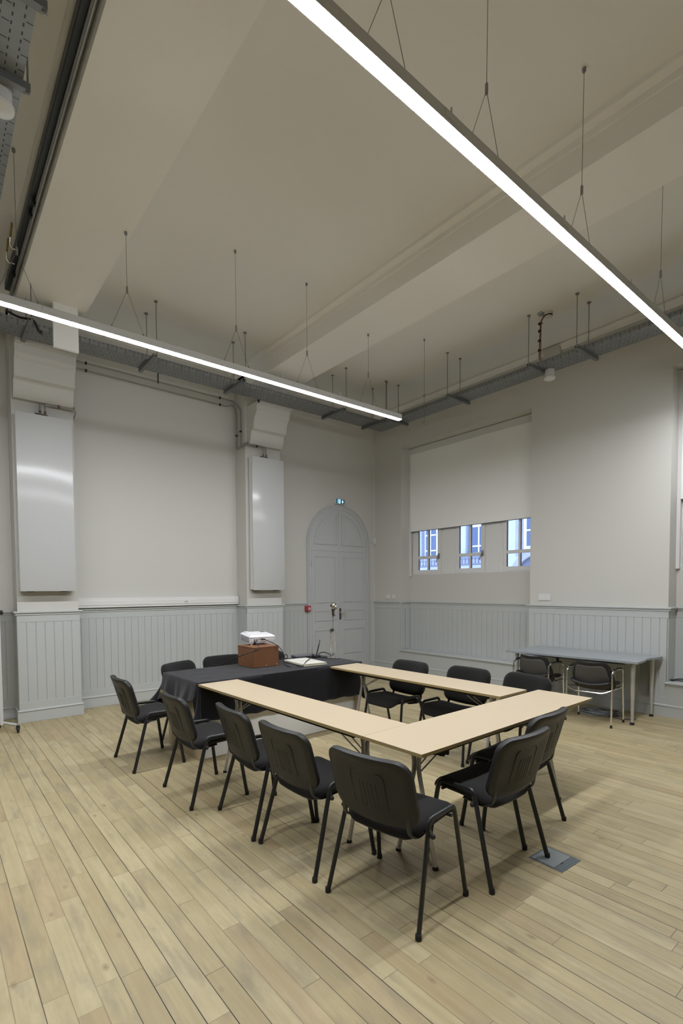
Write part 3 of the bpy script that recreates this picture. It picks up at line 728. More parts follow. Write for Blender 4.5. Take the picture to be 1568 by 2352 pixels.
# smoke detector with its red-brown conduit, white cylinders
t = thing('smoke_detector', 'white smoke detector on the ceiling above the window-wall tray', 'smoke detector', (-.618, -3.11, ZC))
MB().lathe([(.052, 0), (.052, -.02), (.045, -.03), (.045, -.05), (.03, -.062), (.001, -.062)][::-1], (0, 0, 0), 22).build('housing', 'plastic_white', t)
mb = MB()
for i in range(10): a = i*PI/5; mb.box((-.005, -.012, -.047), (.003, .012, -.033), mat4=Matrix.Rotation(a, 4, 'Z') @ Matrix.Translation((.045, 0, 0)))
mb.build('smoke_inlet', 'slot', t, smooth=0)
box((-.10, .035, -.022), (-.02, .10, 0), .004).build('base_box', 'galv', t, smooth=0)
pipe('red_conduit', 'red-brown conduit dropping from the smoke detector to the tray', 'conduit', [(-.63, -3.06, 5.06), (-.645, -3.02, 4.985), (-.648, -3.01, 4.54), (-.60, -3.00, 4.535)], .009, 'redpipe', .03,
     clamps=[((-.648, -3.01, z), 'z') for z in (4.64, 4.76, 4.88, 4.97)])
def cylinder_speaker(lab, c):
    t = thing('ceiling_speaker', lab, 'speaker', c)
    MB().lathe([(.058, .10), (.062, .095), (.062, .0), (.058, -.004)][::-1], (0, 0, 0), 24).build('body', 'plastic_white', t)
    MB().lathe([(.070, .004), (.074, -.004), (.070, -.022), (.045, -.036), (.001, -.040)][::-1], (0, 0, 0), 24).build('front_rim', 'plastic_white', t)
    return t
cylinder_speaker('small white cylinder hanging under the window-wall tray', (-.345, -2.985, 4.385))
cylinder_speaker('white cylinder under the tray at the left photo edge', (-6.39, -2.97, 4.385))

# ------------------------------------------------------------------ flat radiators
def radiator(lab, x0, x1, z0, z1, valve_x):
    cx = (x0+x1)/2; t = thing('panel_radiator', lab, 'radiator', (cx, .66, z0)); w2 = (x1-x0)/2; H = z1-z0
    box((-w2, -.062, 0), (w2, -.044, H), .003, 2).build('front_panel', 'white', t, smooth=40)
    box((-w2+.02, -.044, .012), (w2-.02, .035, H-.02), .004).build('core', 'white', t, smooth=0)
    for sg in (-1, 1): box((sg*(w2-.004), -.046, .01), (sg*(w2-.02), .05, H-.008), .003).build('side_cover', 'whitewood', t, smooth=0)
    mb = MB()
    for sg in (-.6, .6): mb.box((sg*w2-.03, -.02, -.012), (sg*w2+.03, .075, .012), .003)
    for sg in (-.6, .6): mb.box((sg*w2-.03, .03, H-.20), (sg*w2+.03, .075, H-.10), .003)
    mb.build('wall_bracket', 'strut', t, smooth=0)
    for dx in valve_x:
        mb = MB(); mb.lathe([(.020, -.02), (.024, 0), (.024, .03), (.013, .035), (.013, .07)], (dx-cx, 0, H), 12); mb.tube([(dx-cx-.02, 0, H+.02), (dx-cx-.055, 0, H+.022)], .013, 8)
        mb.build('valve', 'bronze', t)
    return t
radiator('tall flat white radiator on the left pilaster', -5.925, -5.322, 1.612, 3.742, (-5.655, -5.60))
radiator('tall flat white radiator nearer the arched door', -2.772, -2.185, 1.606, 3.718, (-2.528, -2.475))

# ------------------------------------------------------------------ small things on the walls
t = thing('data_trunking', 'long white plastic trunking above the recess wainscot', 'trunking', (-4.03, 1.03, 1.378))
box((-1.215, -.03, 0), (1.205, .034, .130), .004).build('trunking_body', 'whitewood', t, smooth=0)
box((-1.215, -.037, .030), (1.205, -.029, .100), .004).build('trunking_cover', 'whitewood', t, smooth=0)
mb = MB(); mb.box((.285, -.042, .040), (.345, -.036, .090), .003); mb.build('socket_plate', 'plastic_white', t, smooth=0)
mb = MB(); mb.lathe([(.006, 0), (.006, .003)], (.303, -.045, .066), 8, 'y'); mb.lathe([(.006, 0), (.006, .003)], (.327, -.045, .066), 8, 'y'); mb.build('socket_hole', 'slot', t, smooth=0)
t = thing('exit_sign', 'lit green and blue exit sign above the arched door', 'exit sign', (-.612, YDOOR, 3.285))
box((-.118, -.040, -.052), (.118, 0, .056), .004).build('case', 'plastic_white', t, smooth=0)
box((-.104, -.044, -.041), (.104, -.039, .045), 0).build('sign_face', 'signback', t, smooth=0)
box((-.082, -.0455, -.034), (.015, -.0435, .036), 0).build('lit_field', 'signglow', t, smooth=0)
SGN = lambda u, v, d: (u, -.0455-d, v)
box((-.045, -.047, -.036), (-.004, -.0452, .039), 0).build('door_symbol', 'signlit', t, smooth=0)
mb = MB()   # running figure in the doorway
mb.prism(arc(-.026, .024, .0062, 0, 2*PI-.01, 10), SGN, .0016, .0026)
for pl in ([(-.031, .015), (-.022, .017), (-.020, -.002), (-.029, -.004)], [(-.022, .013), (-.011, .004), (-.013, .000), (-.024, .008)], [(-.030, .014), (-.039, .002), (-.036, .000), (-.027, .009)], [(-.027, -.002), (-.014, -.014), (-.017, -.018), (-.030, -.006)], [(-.017, -.014), (-.012, -.028), (-.016, -.030), (-.021, -.016)], [(-.028, -.002), (-.036, -.018), (-.044, -.020), (-.043, -.024), (-.033, -.023), (-.024, -.006)]):
    mb.prism(pl, SGN, .0016, .0026)
mb.build('running_figure', 'signback', t, smooth=0)
mb = MB(); mb.prism([(.048, .034), (.062, .034), (.062, .004), (.081, .004), (.055, -.034), (.029, .004), (.048, .004)], SGN, -.001, .0012); mb.build('down_arrow', 'signlit', t, smooth=0)
t = thing('fire_call_point', 'red fire alarm call point left of the arched door', 'fire alarm', (-1.392, YDOOR-.018, 1.262))
box((-.058, -.055, -.050), (.052, 0, .052), .008, 2).build('case', 'red', t, smooth=40)
MB().ring(rect(-.008, .036, -.026, .020), rect(.004, .024, -.014, .008), lambda u, v, d: (u, -.0555-d, v), -.001, .003).build('white_frame', 'plastic_white', t, smooth=0)
MB().lathe([(.006, 0), (.006, .004)], (-.036, -.058, -.030), 10, 'y').build('test_key', 'brass', t)
t = thing('motion_sensor', 'small white sensor in the corner right of the arched door', 'sensor', (XR-.028, YDOOR-.030, 2.56))
box((-.026, -.026, -.02), (.028, .03, .085), .008, 2).build('case', 'plastic_white', t, smooth=40)
mb = MB().sphere((-.005, -.008, -.035), .022, 12); mb.build('lens', 'plastic_white', t); 
pipe('sensor_cable', 'thin white cable running up the corner to the tray', 'cable', [(XR-.008, YDOOR-.008, 2.64), (XR-.008, YDOOR-.008, 4.48)], .006, 'whitewood')
def plate(lab, y0, y1, z0, z1, gangs, nm, cat):
    t = thing(nm, lab, cat, (XR, (y0+y1)/2, (z0+z1)/2)); hw, hh = (y1-y0)/2, (z1-z0)/2
    box((-.011, -hw, -hh), (0, hw, hh), .003).build('plate', 'plastic_white', t, smooth=0)
    for i in range(gangs):
        c = -hw+(i+.5)*2*hw/gangs; g = hw/gangs*.72
        if nm == 'light_switch': box((-.015, c-g, -hh*.72), (-.010, c+g, hh*.72), .002).build('rocker', 'plastic_white', t, smooth=0)
        else:
            MB().lathe([(.019, 0), (.019, .004), (.015, .004)], (-.014, c, 0), 16, 'x').build('socket', 'whitewood', t)
    return t
plate('cream square light switch left of its twin, by the far corner', .655, .755, 1.412, 1.497, 1, 'light_switch', 'switch')
plate('white light switch nearer the window bay, right of its twin', .508, .588, 1.412, 1.497, 1, 'light_switch', 'switch')
plate('white double socket plate above the wainscot of the wide pier', -2.682, -2.489, 1.430, 1.528, 2, 'wall_socket', 'socket')
t = thing('junction_box', 'small white box beside the foot of the second radiator', 'box', (PIL[3][1], .86, 1.48))
box((0, -.035, -.06), (.035, .035, .07), .005).build('box_body', 'plastic_white', t, smooth=0)
mb = MB(); mb.box((.012, -.037, -.055), (.024, -.034, -.043)); mb.build('screw_slot', 'slot', t, smooth=0)

# ------------------------------------------------------------------ stacking chair
def stacking_chair(label):
    t = thing('stacking_chair', label, 'chair', (0, 0, 0), 0, 'black upholstered stacking chairs around the tables')
    RA, RB = .0148, .0105
    FW, SW = .284, .254; FX = .455
    # side frames: an upside-down U of oval tube on each side, rear foot at x = 0
    for sg in (1, -1):
        rt = Vector((.122, sg*(SW+.004), .440)); ft = Vector((.392, sg*(SW+.002), .440))
        leg = MB().tube([(0, sg*FW, .006), rt], RA, 12, r2=RB, up=(1, 0, 0)).build('leg', 'blackmetal', t)
        MB().lathe([(.0150, 0), (.0158, .005), (.0148, .028)], (0, sg*FW, 0), 12).build('foot_cap', 'rubber', leg)
        leg = MB().tube([(FX, sg*FW, .006), ft], RA, 12, r2=RB, up=(1, 0, 0)).build('leg', 'blackmetal', t)
        MB().lathe([(.0150, 0), (.0158, .005), (.0148, .028)], (FX, sg*FW, 0), 12).build('foot_cap', 'rubber', leg)
        d0 = (rt-Vector((0, sg*FW, .006))).normalized(); d1 = (ft-Vector((FX, sg*FW, .006))).normalized()
        p = [rt-d0*.004, rt+d0*.062, Vector((.345, sg*SW, .498)), ft+d1*.060, ft-d1*.004]
        p = [p[0], Vector((.142, sg*SW, .503)), Vector((.378, sg*SW, .498)), p[4]]
        MB().tube(fillet(p, .052, 7), RA, 12, r2=RB, up=(0, 0, 1) if False else None).build('side_rail', 'blackmetal', t)
        MB().sphere((.128, sg*(SW+.028), .437), .0135, 10).build('knob', 'rubber', t)
        # back upright, a flat bar that runs under the seat and up into the shell
        b = [Vector((.24, sg*.205, .426)), Vector((.105, sg*.205, .414)), Vector((.052, sg*.203, .440)), Vector((.041, sg*.200, .505)), Vector((.024, sg*.197, .585))]
        MB().tube(fillet(b, .05, 6), .0145, 10, r2=.0065, up=(0, 1, 0)).build('back_upright', 'blackmetal', t)
    mb = MB()
    mb.tube([(.360, -SW, .452), (.360, SW, .452)], .009, 8); mb.tube([(.150, -SW, .436), (.150, SW, .436)], .009, 8)
    mb.build('cross_bar', 'blackmetal', t)
    # seat cushion with waterfall front and a slight dish, plastic pan beneath
    SX, hw, hh = .272, .208, .236
    def seat(a, b, off):
        x = SX+a; u = a/hw
        z = .462 + .012*u - .055*max(0, u-.55)**2/.2 - .030*max(0, -u-.45)**2/.3*(-1 if False else 1)
        z += .016*(b/hh)**2*(1-.5*max(0, u)) - .008
        return Vector((x, b, z+off))
    rnd = lambda s: math.sqrt(max(0, 1-max(0, (s-.80)/.20)**2))
    mb = MB().pad(seat, hw, hh, .085, lambda s: .032*rnd(s)-.004+.006*(1-s*s), lambda s: -.010*rnd(s)-.004); mb.build('seat', 'fabric', t, smooth=60)
    mb = MB().pad(lambda a, b, o: seat(a*.985, b*.985, o), hw, hh, .085, lambda s: -.010, lambda s: -.014-.030*rnd(s)*(1-.4*s)); mb.build('seat_pan', 'blackplastic', t, smooth=50)
    # backrest: cushion in front, moulded shell behind
    bw, bh = .256, .166; zc = .656
    def back(a, b, off):
        v = b/bh
        b = b - .024*max(0, -v)*(1-(a/bw)**2)
        x = -.016 - .272*b + .045*(a/bw)**2 - .006*max(0, v)**3 + .006*max(0, -v)**2
        n = Vector((1, -.33*(a/bw), .26)).normalized()
        return Vector((x, a, zc+b)) + n*off
    mb = MB().pad(back, bw*.985, bh*.985, .070, lambda s: .030*rnd(s)+.004, lambda s: 0.0); mb.build('backrest', 'fabric', t, smooth=60)
    def shell(s):
        if s > .995: return -.002
        if s > .96: return -.016
        if s > .80: return -.019
        return -.004
    mb = MB().pad(back, bw, bh, .078, lambda s: .006, shell, rings=(1.0, .985, .95, .84, .825, .60, .35, .15))
    sh = mb.build('back_shell', 'blackplastic', t, smooth=40)
    mb = MB()
    for sg in (-1, 1): mb.tube([back(sg*.194, bh*v, -.001) for v in (-.95, -.6, -.2, .2, .55, .75)], .014, 8, r2=.012, up=(0, 1, 0), taper=(1, .5))
    U = [back(sg_*.085, b_, -.0035) for sg_, b_ in ((-1.2, -.135), (-1.2, .055), (-1.05, .075), (1.05, .075), (1.2, .055), (1.2, -.135))]
    mb.tube(fillet(U, .02, 3), .0036, 6)
    for y_ in (-.05, -.025, 0, .025, .05): mb.tube([back(y_, b_, -.0025) for b_ in (-.14, -.05, .02)], .0035, 6)
    mb.build('shell_ribs', 'blackplastic', sh, smooth=50)
    return t
CH = [
 ((-5.420, -1.642), 0, 'farthest chair of the left-hand row, left of the black cloth'),
 ((-5.329, -2.686), -1, 'second from far in the left-hand row, yellow-marked back'),
 ((-5.191, -3.382), -4, 'middle chair of the left-hand row along the long side table'),
 ((-5.186, -4.006), 1, 'fourth chair of the left-hand row, overlapping the nearest one'),
 ((-5.134, -4.688), 9.3, 'nearest and largest chair, at the front corner of the tables'),
 ((-4.238, -4.975), 90, 'right-hand chair seen side on, nearest the metal floor plate'),
 ((-3.689, -4.817), 94, 'right-hand chair half hidden behind the one near the floor plate'),
 ((-2.715, -2.700), 180, 'inner chair facing left behind the far table, nearest the chrome lamp'),
 ((-2.620, -3.400), 180, 'inner chair facing left behind the far table, middle of its three'),
 ((-2.555, -4.000), 172, 'inner chair facing left behind the far table, nearest the tub chairs'),
 ((-4.660, -1.075), -64, 'chair behind the cloth-covered table, at its left end'),
 ((-4.036, -.880), -91, 'chair behind the cloth-covered table, left of the brown box'),
 ((-3.450, -.930), -90, 'chair mostly hidden behind the brown box'),
]
proto = stacking_chair('black stacking chair, '+CH[0][2])
for i, ((x, y), a, lab) in enumerate(CH):
    c = proto if i == 0 else dup(proto, label='black stacking chair, '+lab)
    c.location = (x, y, 0); c.rotation_euler = (0, 0, math.radians(a))
    if i == 1:
        ym = MB().tube([(-.062, .148, .822), (-.066, .10, .826)], .012, 8, r2=.003).build('yellow_mark', 'yellow', c); tag(ym, 'worn yellow patch on the top edge of the backrest')

# ------------------------------------------------------------------ folding tables
def folding_table(label, ctr, rz, L, Wd, insets, latches):
    t = thing('folding_table', label, 'table', (ctr[0], ctr[1], 0), rz, 'narrow folding tables set in a U')
    Z = .74; th = .021
    box((-L/2, -Wd/2, Z-.0025), (L/2, Wd/2, Z), .0008).build('tabletop', 'laminate', t, smooth=0)
    box((-L/2, -Wd/2, Z-th), (L/2, Wd/2, Z-.0025), .001).build('edge_band', 'edge', t, smooth=0)
    mb = MB()
    for sg in (-1, 1): mb.box((-L/2+insets[0]-.06, sg*(Wd/2-.055)-.011, Z-th-.030), (L/2-insets[1]+.06, sg*(Wd/2-.055)+.011, Z-th), .002)
    mb.build('under_rail', 'rubber', t, smooth=0)
    for e, (sg, ins) in enumerate(((-1, insets[0]), (1, insets[1]))):
        x = sg*(L/2-ins); zt = Z-th
        for s2 in (-1, 1):
            pts = [(x, s2*.034, zt-.004), (x, s2*.031, zt-.05), (x, s2*.0150, zt-.12), (x, s2*.020, zt-.19), (x, s2*.143, .012)]
            lg = MB().tube(fillet(pts, [.03, .04, .06], 5), .0140, 12).build('leg', 'silver', t)
            MB().lathe([(.017, 0), (.018, .004), (.015, .018)], (x, s2*.144, 0), 12).build('foot', 'rubber', lg)
        mb = MB().box((x-.03, -.085, zt-.012), (x+.03, .085, zt), .002); mb.build('leg_hinge', 'strut', t, smooth=0)
        mb = MB(); lx = x - sg*.34
        for s2 in (-1, 1): mb.tube([(x-sg*.005, s2*.018, zt-.19), (lx, s2*.035, zt-.012)], .0045, 6)
        mb.build('brace', 'silver', t)
        if latches[e]:
            mb = MB(); xx = x - sg*latches[e]
            mb.box((xx-.045, -.14, zt-.020), (xx+.045, -.085, zt), .003)
            for q_ in range(4): mb.box((xx-.038+q_*.020, -.135, zt-.075-.006*(q_ % 2)), (xx-.022+q_*.020, -.092, zt-.015), .002)
            mb.build('stacking_block', 'rubber', t, smooth=0)
            mb = MB().box((x+sg*.06-.012, -Wd/2+.02, zt-.012), (x+sg*.06+.012, -Wd/2+.05, zt), .003); mb.build('bumper', 'rubber', t, smooth=0)
    return t
TH = 0.02631
def tloc(x, y): return (x*math.cos(TH)-y*math.sin(TH), x*math.sin(TH)+y*math.cos(TH))
folding_table('pale beech folding table along the left-hand row of chairs', tloc((-4.9113-4.5071)/2, (-1.9016-4.1369)/2), TH+PI/2, 2.2353, .4042, (.19, .39), (.20, -.10))
folding_table('pale beech folding table closing the front of the U, nearest the viewer', tloc((-4.9113-2.8326)/2, (-4.139-4.5943)/2), TH, 2.0787, .455, (.22, .375), (.10, 0))
folding_table('pale beech folding table at the far right, before the inner chairs', tloc((-3.325-2.9089)/2, (-1.9016-4.075)/2), TH+PI/2, 2.173, .416, (.20, .33), (.15, 0))

# ------------------------------------------------------------------ cloth-covered table
DX0, DX1, DY0, DY1 = -4.905, -2.830, -1.905, -1.065       # in the rotated table frame
def dl(x, y, z): a, b = tloc(x, y); return Vector((a, b, z))
t = thing('wooden_counter', 'wooden counter with white front panel hidden under black cloth', 'table', dl((DX0+DX1)/2, (DY0+DY1)/2, 0), TH)
cx, cy = (DX0+DX1)/2, (DY0+DY1)/2
def db(a, b, nm, mt, bev=.002): return MB().box((a[0]-cx, a[1]-cy, a[2]), (b[0]-cx, b[1]-cy, b[2]), bev).build(nm, mt, t, smooth=0)
db((DX0+.01, DY0+.01, .715), (DX1-.01, DY1-.01, .738), 'countertop', 'ply')
FDp = lambda u, v, d: (d, u-cy, v)
hole = arc(-1.70, .10, .028, 0, 2*PI, 24)[:-1]
def end_panel(x):
    # plywood end with a round cable hole: two halves of a plate around the hole
    out = [(-1.14, 0), (-2.045, 0), (-2.045, .33), (-1.93, .715), (-1.14, .715)]
    mb = MB(); x0, x1 = x-cx, x-cx+.020
    ring_o = []
    for (hx, hz) in hole:
        dx, dz = hx+1.70, hz-.10; s_ = .075/max(abs(dx), abs(dz)); ring_o.append((-1.70+dx*s_, .10+dz*s_))
    mb.ring(ring_o, hole, FDp, x0, x1)
    for r_ in ((-1.935, -1.775, 0, .33), (-1.625, -1.14, 0, .715), (-1.775, -1.625, 0, .025), (-1.775, -1.625, .175, .33)): mb.prism(rect(*r_), FDp, x0, x1)
    mb.prism([(-1.935, .33), (-1.625, .33), (-1.625, .715), (-1.895, .715), (-1.895, .60)], FDp, x0, x1)
    return mb.build('end_panel', 'ply', t, smooth=0)
end_panel(DX0+.012); end_panel(DX1-.09)
db((DX0+.03, -1.875, .012), (DX1-.09, -1.855, .715), 'front_panel', 'whiteboard')
db((DX0+.03, -1.872, .0), (DX1-.09, -1.85, .012), 'plinth', 'ply')
# cloth: one sheet, top plus hanging skirt with folds
def cloth():
    rnd = random.Random(5)
    x0, x1, y0, y1 = DX0-.006, DX1+.006, DY0-.006, DY1+.006
    per = []                                            # (x, y, outward normal, drop, corner weight)
    def edge(p, q, nrm, d0, d1, n):
        for i in range(n):
            s = i/n; per.append((p[0]+(q[0]-p[0])*s, p[1]+(q[1]-p[1])*s, nrm, d0+(d1-d0)*s))
    def corner(p, a0, a1, d, n=8):
        for i in range(n):
            a = a0+(a1-a0)*i/(n-1); per.append((p[0], p[1], (math.cos(a), math.sin(a)), d))
    r = .012
    edge((x0+r, y0), (x1-r, y0), (0, -1), .355, .38, 90); corner((x1-r, y0+r), -PI/2, 0, .42)
    edge((x1, y0+r), (x1, y1-r), (1, 0), .36, .34, 36); corner((x1-r, y1-r), 0, PI/2, .40)
    edge((x1-r, y1), (x0+r, y1), (0, 1), .15, .17, 60); corner((x0+r, y1-r), PI/2, PI, .34)
    edge((x0, y1-r), (x0, y0+r), (-1, 0), .265, .155, 44); corner((x0+r, y0+r), PI, 3*PI/2, .33)
    n = len(per); NV = 14
    mb = MB(); bm = mb.bm; rows = []
    for i, (x, y, nr, d) in enumerate(per):
        s = i/n*2*PI
        col = []
        iscorner = abs(nr[0]) > .02 and abs(nr[1]) > .02
        cw = 2*abs(nr[0]*nr[1])                        # 0 on the sides, 1 at the corner diagonal
        for j in range(NV+1):
            f = j/NV
            fold = (math.sin(s*23)*.009 + math.sin(s*41+1.3)*.004 + math.sin(s*9+.5)*.012)*f**1.3
            if nr[1] == -1: fold = abs(fold)*.45
            flare = .012 + .030*f + cw*.085*f**1.1
            if nr[0] < -.3 and nr[1] > .2: flare += .12*f*cw
            dr = d*(1+(.012*math.sin(s*13)+.012*math.sin(s*29+2) if nr[1] == -1 else .04*math.sin(s*13))) if not iscorner else d*(1+.10*cw)
            if nr == (-1, 0): fold += .020*math.sin((y-y0)*11)*f; 
            off = .006*min(1, f*8) + (flare*f if nr[1] != -1 else .010*f) + fold
            z = .7465 - dr*f - .004*min(1, f*6)
            p = dl(x+nr[0]*off, y+nr[1]*off, z)
            col.append(bm.verts.new(p))
        rows.append(col)
    for i in range(n):
        A, B = rows[i], rows[(i+1) % n]
        for j in range(NV): bm.faces.new((A[j], A[j+1], B[j+1], B[j]))
    # top, gently wrinkled, as a grid stitched by overlap just inside the rim
    NX, NY = 90, 40
    G = [[bm.verts.new(dl(x0+(x1-x0)*i/NX, y0+(y1-y0)*k/NY, .7462 + (0 if i in (0, NX) or k in (0, NY) else .0035*max(0, math.sin(i*.31+k*.17)*math.sin(i*.11-k*.29+1.0)) + .0025*max(0, math.sin(i*.7-k*.4))))) for k in range(NY+1)] for i in range(NX+1)]
    for i in range(NX):
        for k in range(NY): bm.faces.new((G[i][k], G[i+1][k], G[i+1][k+1], G[i][k+1]))
    bmesh.ops.remove_doubles(bm, verts=bm.verts, dist=.0045)
    o = mb.build('tablecloth', 'cloth', smooth=60)
    so = o.modifiers.new('thickness', 'SOLIDIFY'); so.thickness = .0022; so.offset = 1
    return tag(o, 'black cloth draped over the wooden counter', 'tablecloth')
cloth()

# ------------------------------------------------------------------ things on the covered table
CT = .7495
t = thing('brown_box', 'brown fibreboard box carrying the projector on the black cloth', 'box', (-3.868, -1.480, CT), math.radians(1.5))
mb = MB(); mb.box((-.163, -.122, .002), (.163, .228, .214), .002); mb.build('box_body', 'brownbox', t, smooth=0)
box((-.1645, -.1235, .214), (.1645, .2295, .232), .002).build('box_lid', 'brownbox', t, smooth=0)
for x_, z_ in ((-.005, .020), (.135, .022)):
    mb = MB(); mb.lathe([(.006, 0), (.006, .002)], (x_, -.1235, z_), 10, 'y'); mb.build('screw_head', 'cream', t)
BT = CT+.232
PZ = BT+.010
t = thing('projector', 'white data projector tilted up on the brown box', 'projector', (-3.80, -1.40, PZ), math.radians(-6.8))
mrot = Matrix.Rotation(math.radians(5.0), 4, 'X') @ Matrix.Diagonal((1.03, 1.30, 1.13, 1.0))
def pj(mb, nm, mt, par, smooth=0):
    o = mb.build(nm, mt, par, smooth=smooth); o.matrix_local = mrot; return o
prof = [(-.155, .0), (.155, .0), (.155, .068), (.135, .086), (-.135, .086), (-.155, .068)]
mb = MB(); mb.box((-.152, -.008, .004), (.152, .222, .070), .010, 2)
body = pj(mb, 'case', 'projector', t, 40)
mb = MB()   # chamfered lid
P0 = [(-.153, -.010), (.153, -.010), (.153, .224), (-.153, .224)]; P1 = [(-.132, .012), (.132, .012), (.132, .205), (-.132, .205)]
bm = mb.bm; lo = [bm.verts.new((x, y, .066)) for x, y in P0]; l2 = [bm.verts.new((x, y, .072)) for x, y in P0]; hi = [bm.verts.new((x, y, .088)) for x, y in P1]
for A, B in ((lo, l2), (l2, hi)):
    for i in range(4): bm.faces.new((A[i], A[(i+1) % 4], B[(i+1) % 4], B[i]))
bm.faces.new(hi); bm.faces.new(lo[::-1]); pj(mb, 'lid', 'projector', t)
pj(MB().box((-.13, .12, .080), (-.07, .20, .097), .008, 2), 'focus_hood', 'projector', t, 40)
pj(MB().box((.06, .15, .084), (.12, .19, .091), .004), 'control_pad', 'darkgrey', t)
mb = MB()
for i in range(12):
    for j in range(5): mb.box((-.1545, .012+i*.016+.004*(j % 2), .012+j*.011), (-.150, .020+i*.016+.004*(j % 2), .018+j*.011))
pj(mb, 'side_vent', 'darkgrey', t)['kind'] = 'stuff'
def port(x, z, w_, h_, nm='port', mt='rubber'): pj(MB().box((x-w_/2, -.0105, z-h_/2), (x+w_/2, -.0065, z+h_/2), .001), nm, mt, t)
for x, z, w_, h_ in ((-.098, .046, .018, .007), (-.072, .046, .018, .007), (-.098, .033, .018, .008), (-.072, .033, .020, .008), (-.046, .050, .015, .007), (-.020, .050, .018, .007), (.008, .050, .008, .008), (.024, .050, .006, .010)): port(x, z, w_, h_)
port(-.095, .013, .024, .019, 'power_inlet'); port(.03, .024, .030, .004, 'rating_plate', 'ink')
for x, y in ((-.13, .005), (.13, .005)):
    MB().lathe([(.011, -.010), (.012, 0), (.009, .006)], (x, y, 0), 12).build('foot', 'plastic_white', t)
MB().lathe([(.010, -.010), (.011, -.006), (.007, .034)], (0, .25, 0), 12).build('lift_foot', 'plastic_white', t)
def cable(label, pts, r, mt='rubber', fil=.04, ends=()):
    p0 = Vector(pts[0]); t = thing('cable', label, 'cable', p0)
    MB().tube([p-p0 for p in fillet(pts, fil, 6)], r, 8).build('cord', mt, t)
    for a, b, rr in ends: MB().tube([Vector(a)-p0, Vector(b)-p0], rr, 8).build('plug', mt, t)
cable('black power cable from the projector across the front of the box', [(-3.902, -1.418, 1.012), (-3.92, -1.50, .995), (-3.955, -1.612, .975), (-4.05, -1.622, .938), (-4.13, -1.55, .905), (-4.20, -1.28, .80), (-4.23, -1.16, .756), (-4.26, -1.03, .752), (-4.27, -1.00, .55)], .0045, ends=[((-3.90, -1.405, 1.012), (-3.907, -1.445, 1.008), .010)])
cable('black video cable looping over the cloth and cream boards', [(-3.815, -1.43, 1.047), (-3.80, -1.50, 1.04), (-3.735, -1.635, .985), (-3.67, -1.655, .90), (-3.655, -1.62, .77), (-3.665, -1.72, .754), (-3.69, -1.86, .754), (-3.60, -1.885, .754), (-3.545, -1.875, .783), (-3.42, -1.74, .787), (-3.256, -1.588, .787), (-3.03, -1.33, .800), (-2.995, -1.31, .775)], .0045, fil=.06, ends=[((-3.815, -1.418, 1.048), (-3.80, -1.46, 1.046), .008)])
cable('coil of black cable behind the chrome lamp base', [(-2.96, -1.35, .756), (-2.93, -1.33, .80), (-2.88, -1.36, .815), (-2.83, -1.42, .79), (-2.82, -1.45, .756), (-2.88, -1.43, .757), (-2.95, -1.40, .757), (-2.97, -1.43, .757), (-2.90, -1.47, .757)], .006, fil=.05)
cable('small black cable loop left of the dark grey device', [(-3.60, -1.36, .755), (-3.50, -1.26, .755), (-3.38, -1.18, .757), (-3.34, -1.16, .80), (-3.30, -1.15, .80), (-3.30, -1.17, .757), (-3.38, -1.22, .756)], .005, fil=.05)
# stack of cream boards
bc = (-3.385, -1.660)
for i, (dx, dy, a, lab) in enumerate(((.004, -.004, .3, 'lowest of the three cream boards stacked on the black cloth'), (-.003, .003, -.5, 'middle one of the three cream boards stacked on the black cloth'), (0, 0, 0, 'topmost cream board on the black cloth, with faint grey print'))):
    t = thing('cream_board', lab, 'board', (bc[0]+dx, bc[1]+dy, CT+.0035+i*.0090), math.radians(-5+a), 'cream boards stacked beside the projector')
    box((-.155, -.235, 0), (.155, .235, .0085), .0012).build('board', 'cream', t, smooth=0)
    box((-.153, -.233, .0085), (.153, .233, .0089), 0).build('cover', 'creamtop', t, smooth=0)
    if i == 2:
        mb = MB()
        for j in range(9): mb.box((-.055+j*.012, .02+.002*(j % 2), .0089), (-.047+j*.012, .032-.001*(j % 3), .0092))
        for j in range(7): mb.box((-.050+j*.012, .002, .0089), (-.041+j*.012, .008, .0092))
        mb.build('faint_print', 'ink', t, smooth=0)['kind'] = 'stuff'
# dark device and antenna
t = thing('grey_device', 'flat dark grey device behind the cream boards', 'device', (-3.09, -1.235, CT+.003), math.radians(-8))
box((-.155, -.075, 0), (.155, .075, .034), .006).build('device_body', 'darkgrey', t, smooth=0)
mb = MB()
for i in range(9): mb.box((-.02+i*.010, -.0765, .008), (-.015+i*.010, -.0745, .026))
mb.build('front_vent', 'slot', t, smooth=0)['kind'] = 'stuff'
t = thing('antenna', 'slanting black antenna stick with grey tip on a small base', 'antenna', (-2.983, -1.345, CT+.003))
box((-.045, -.035, 0), (.05, .035, .026), .006).build('antenna_base', 'rubber', t, smooth=0)
MB().tube([(0, 0, .02), (.034, -.012, .165)], .0072, 10).build('antenna_stick', 'rubber', t)
MB().tube([(.034, -.012, .165), (.046, -.016, .222)], .0062, 10).build('antenna_tip', 'darkgrey', t)
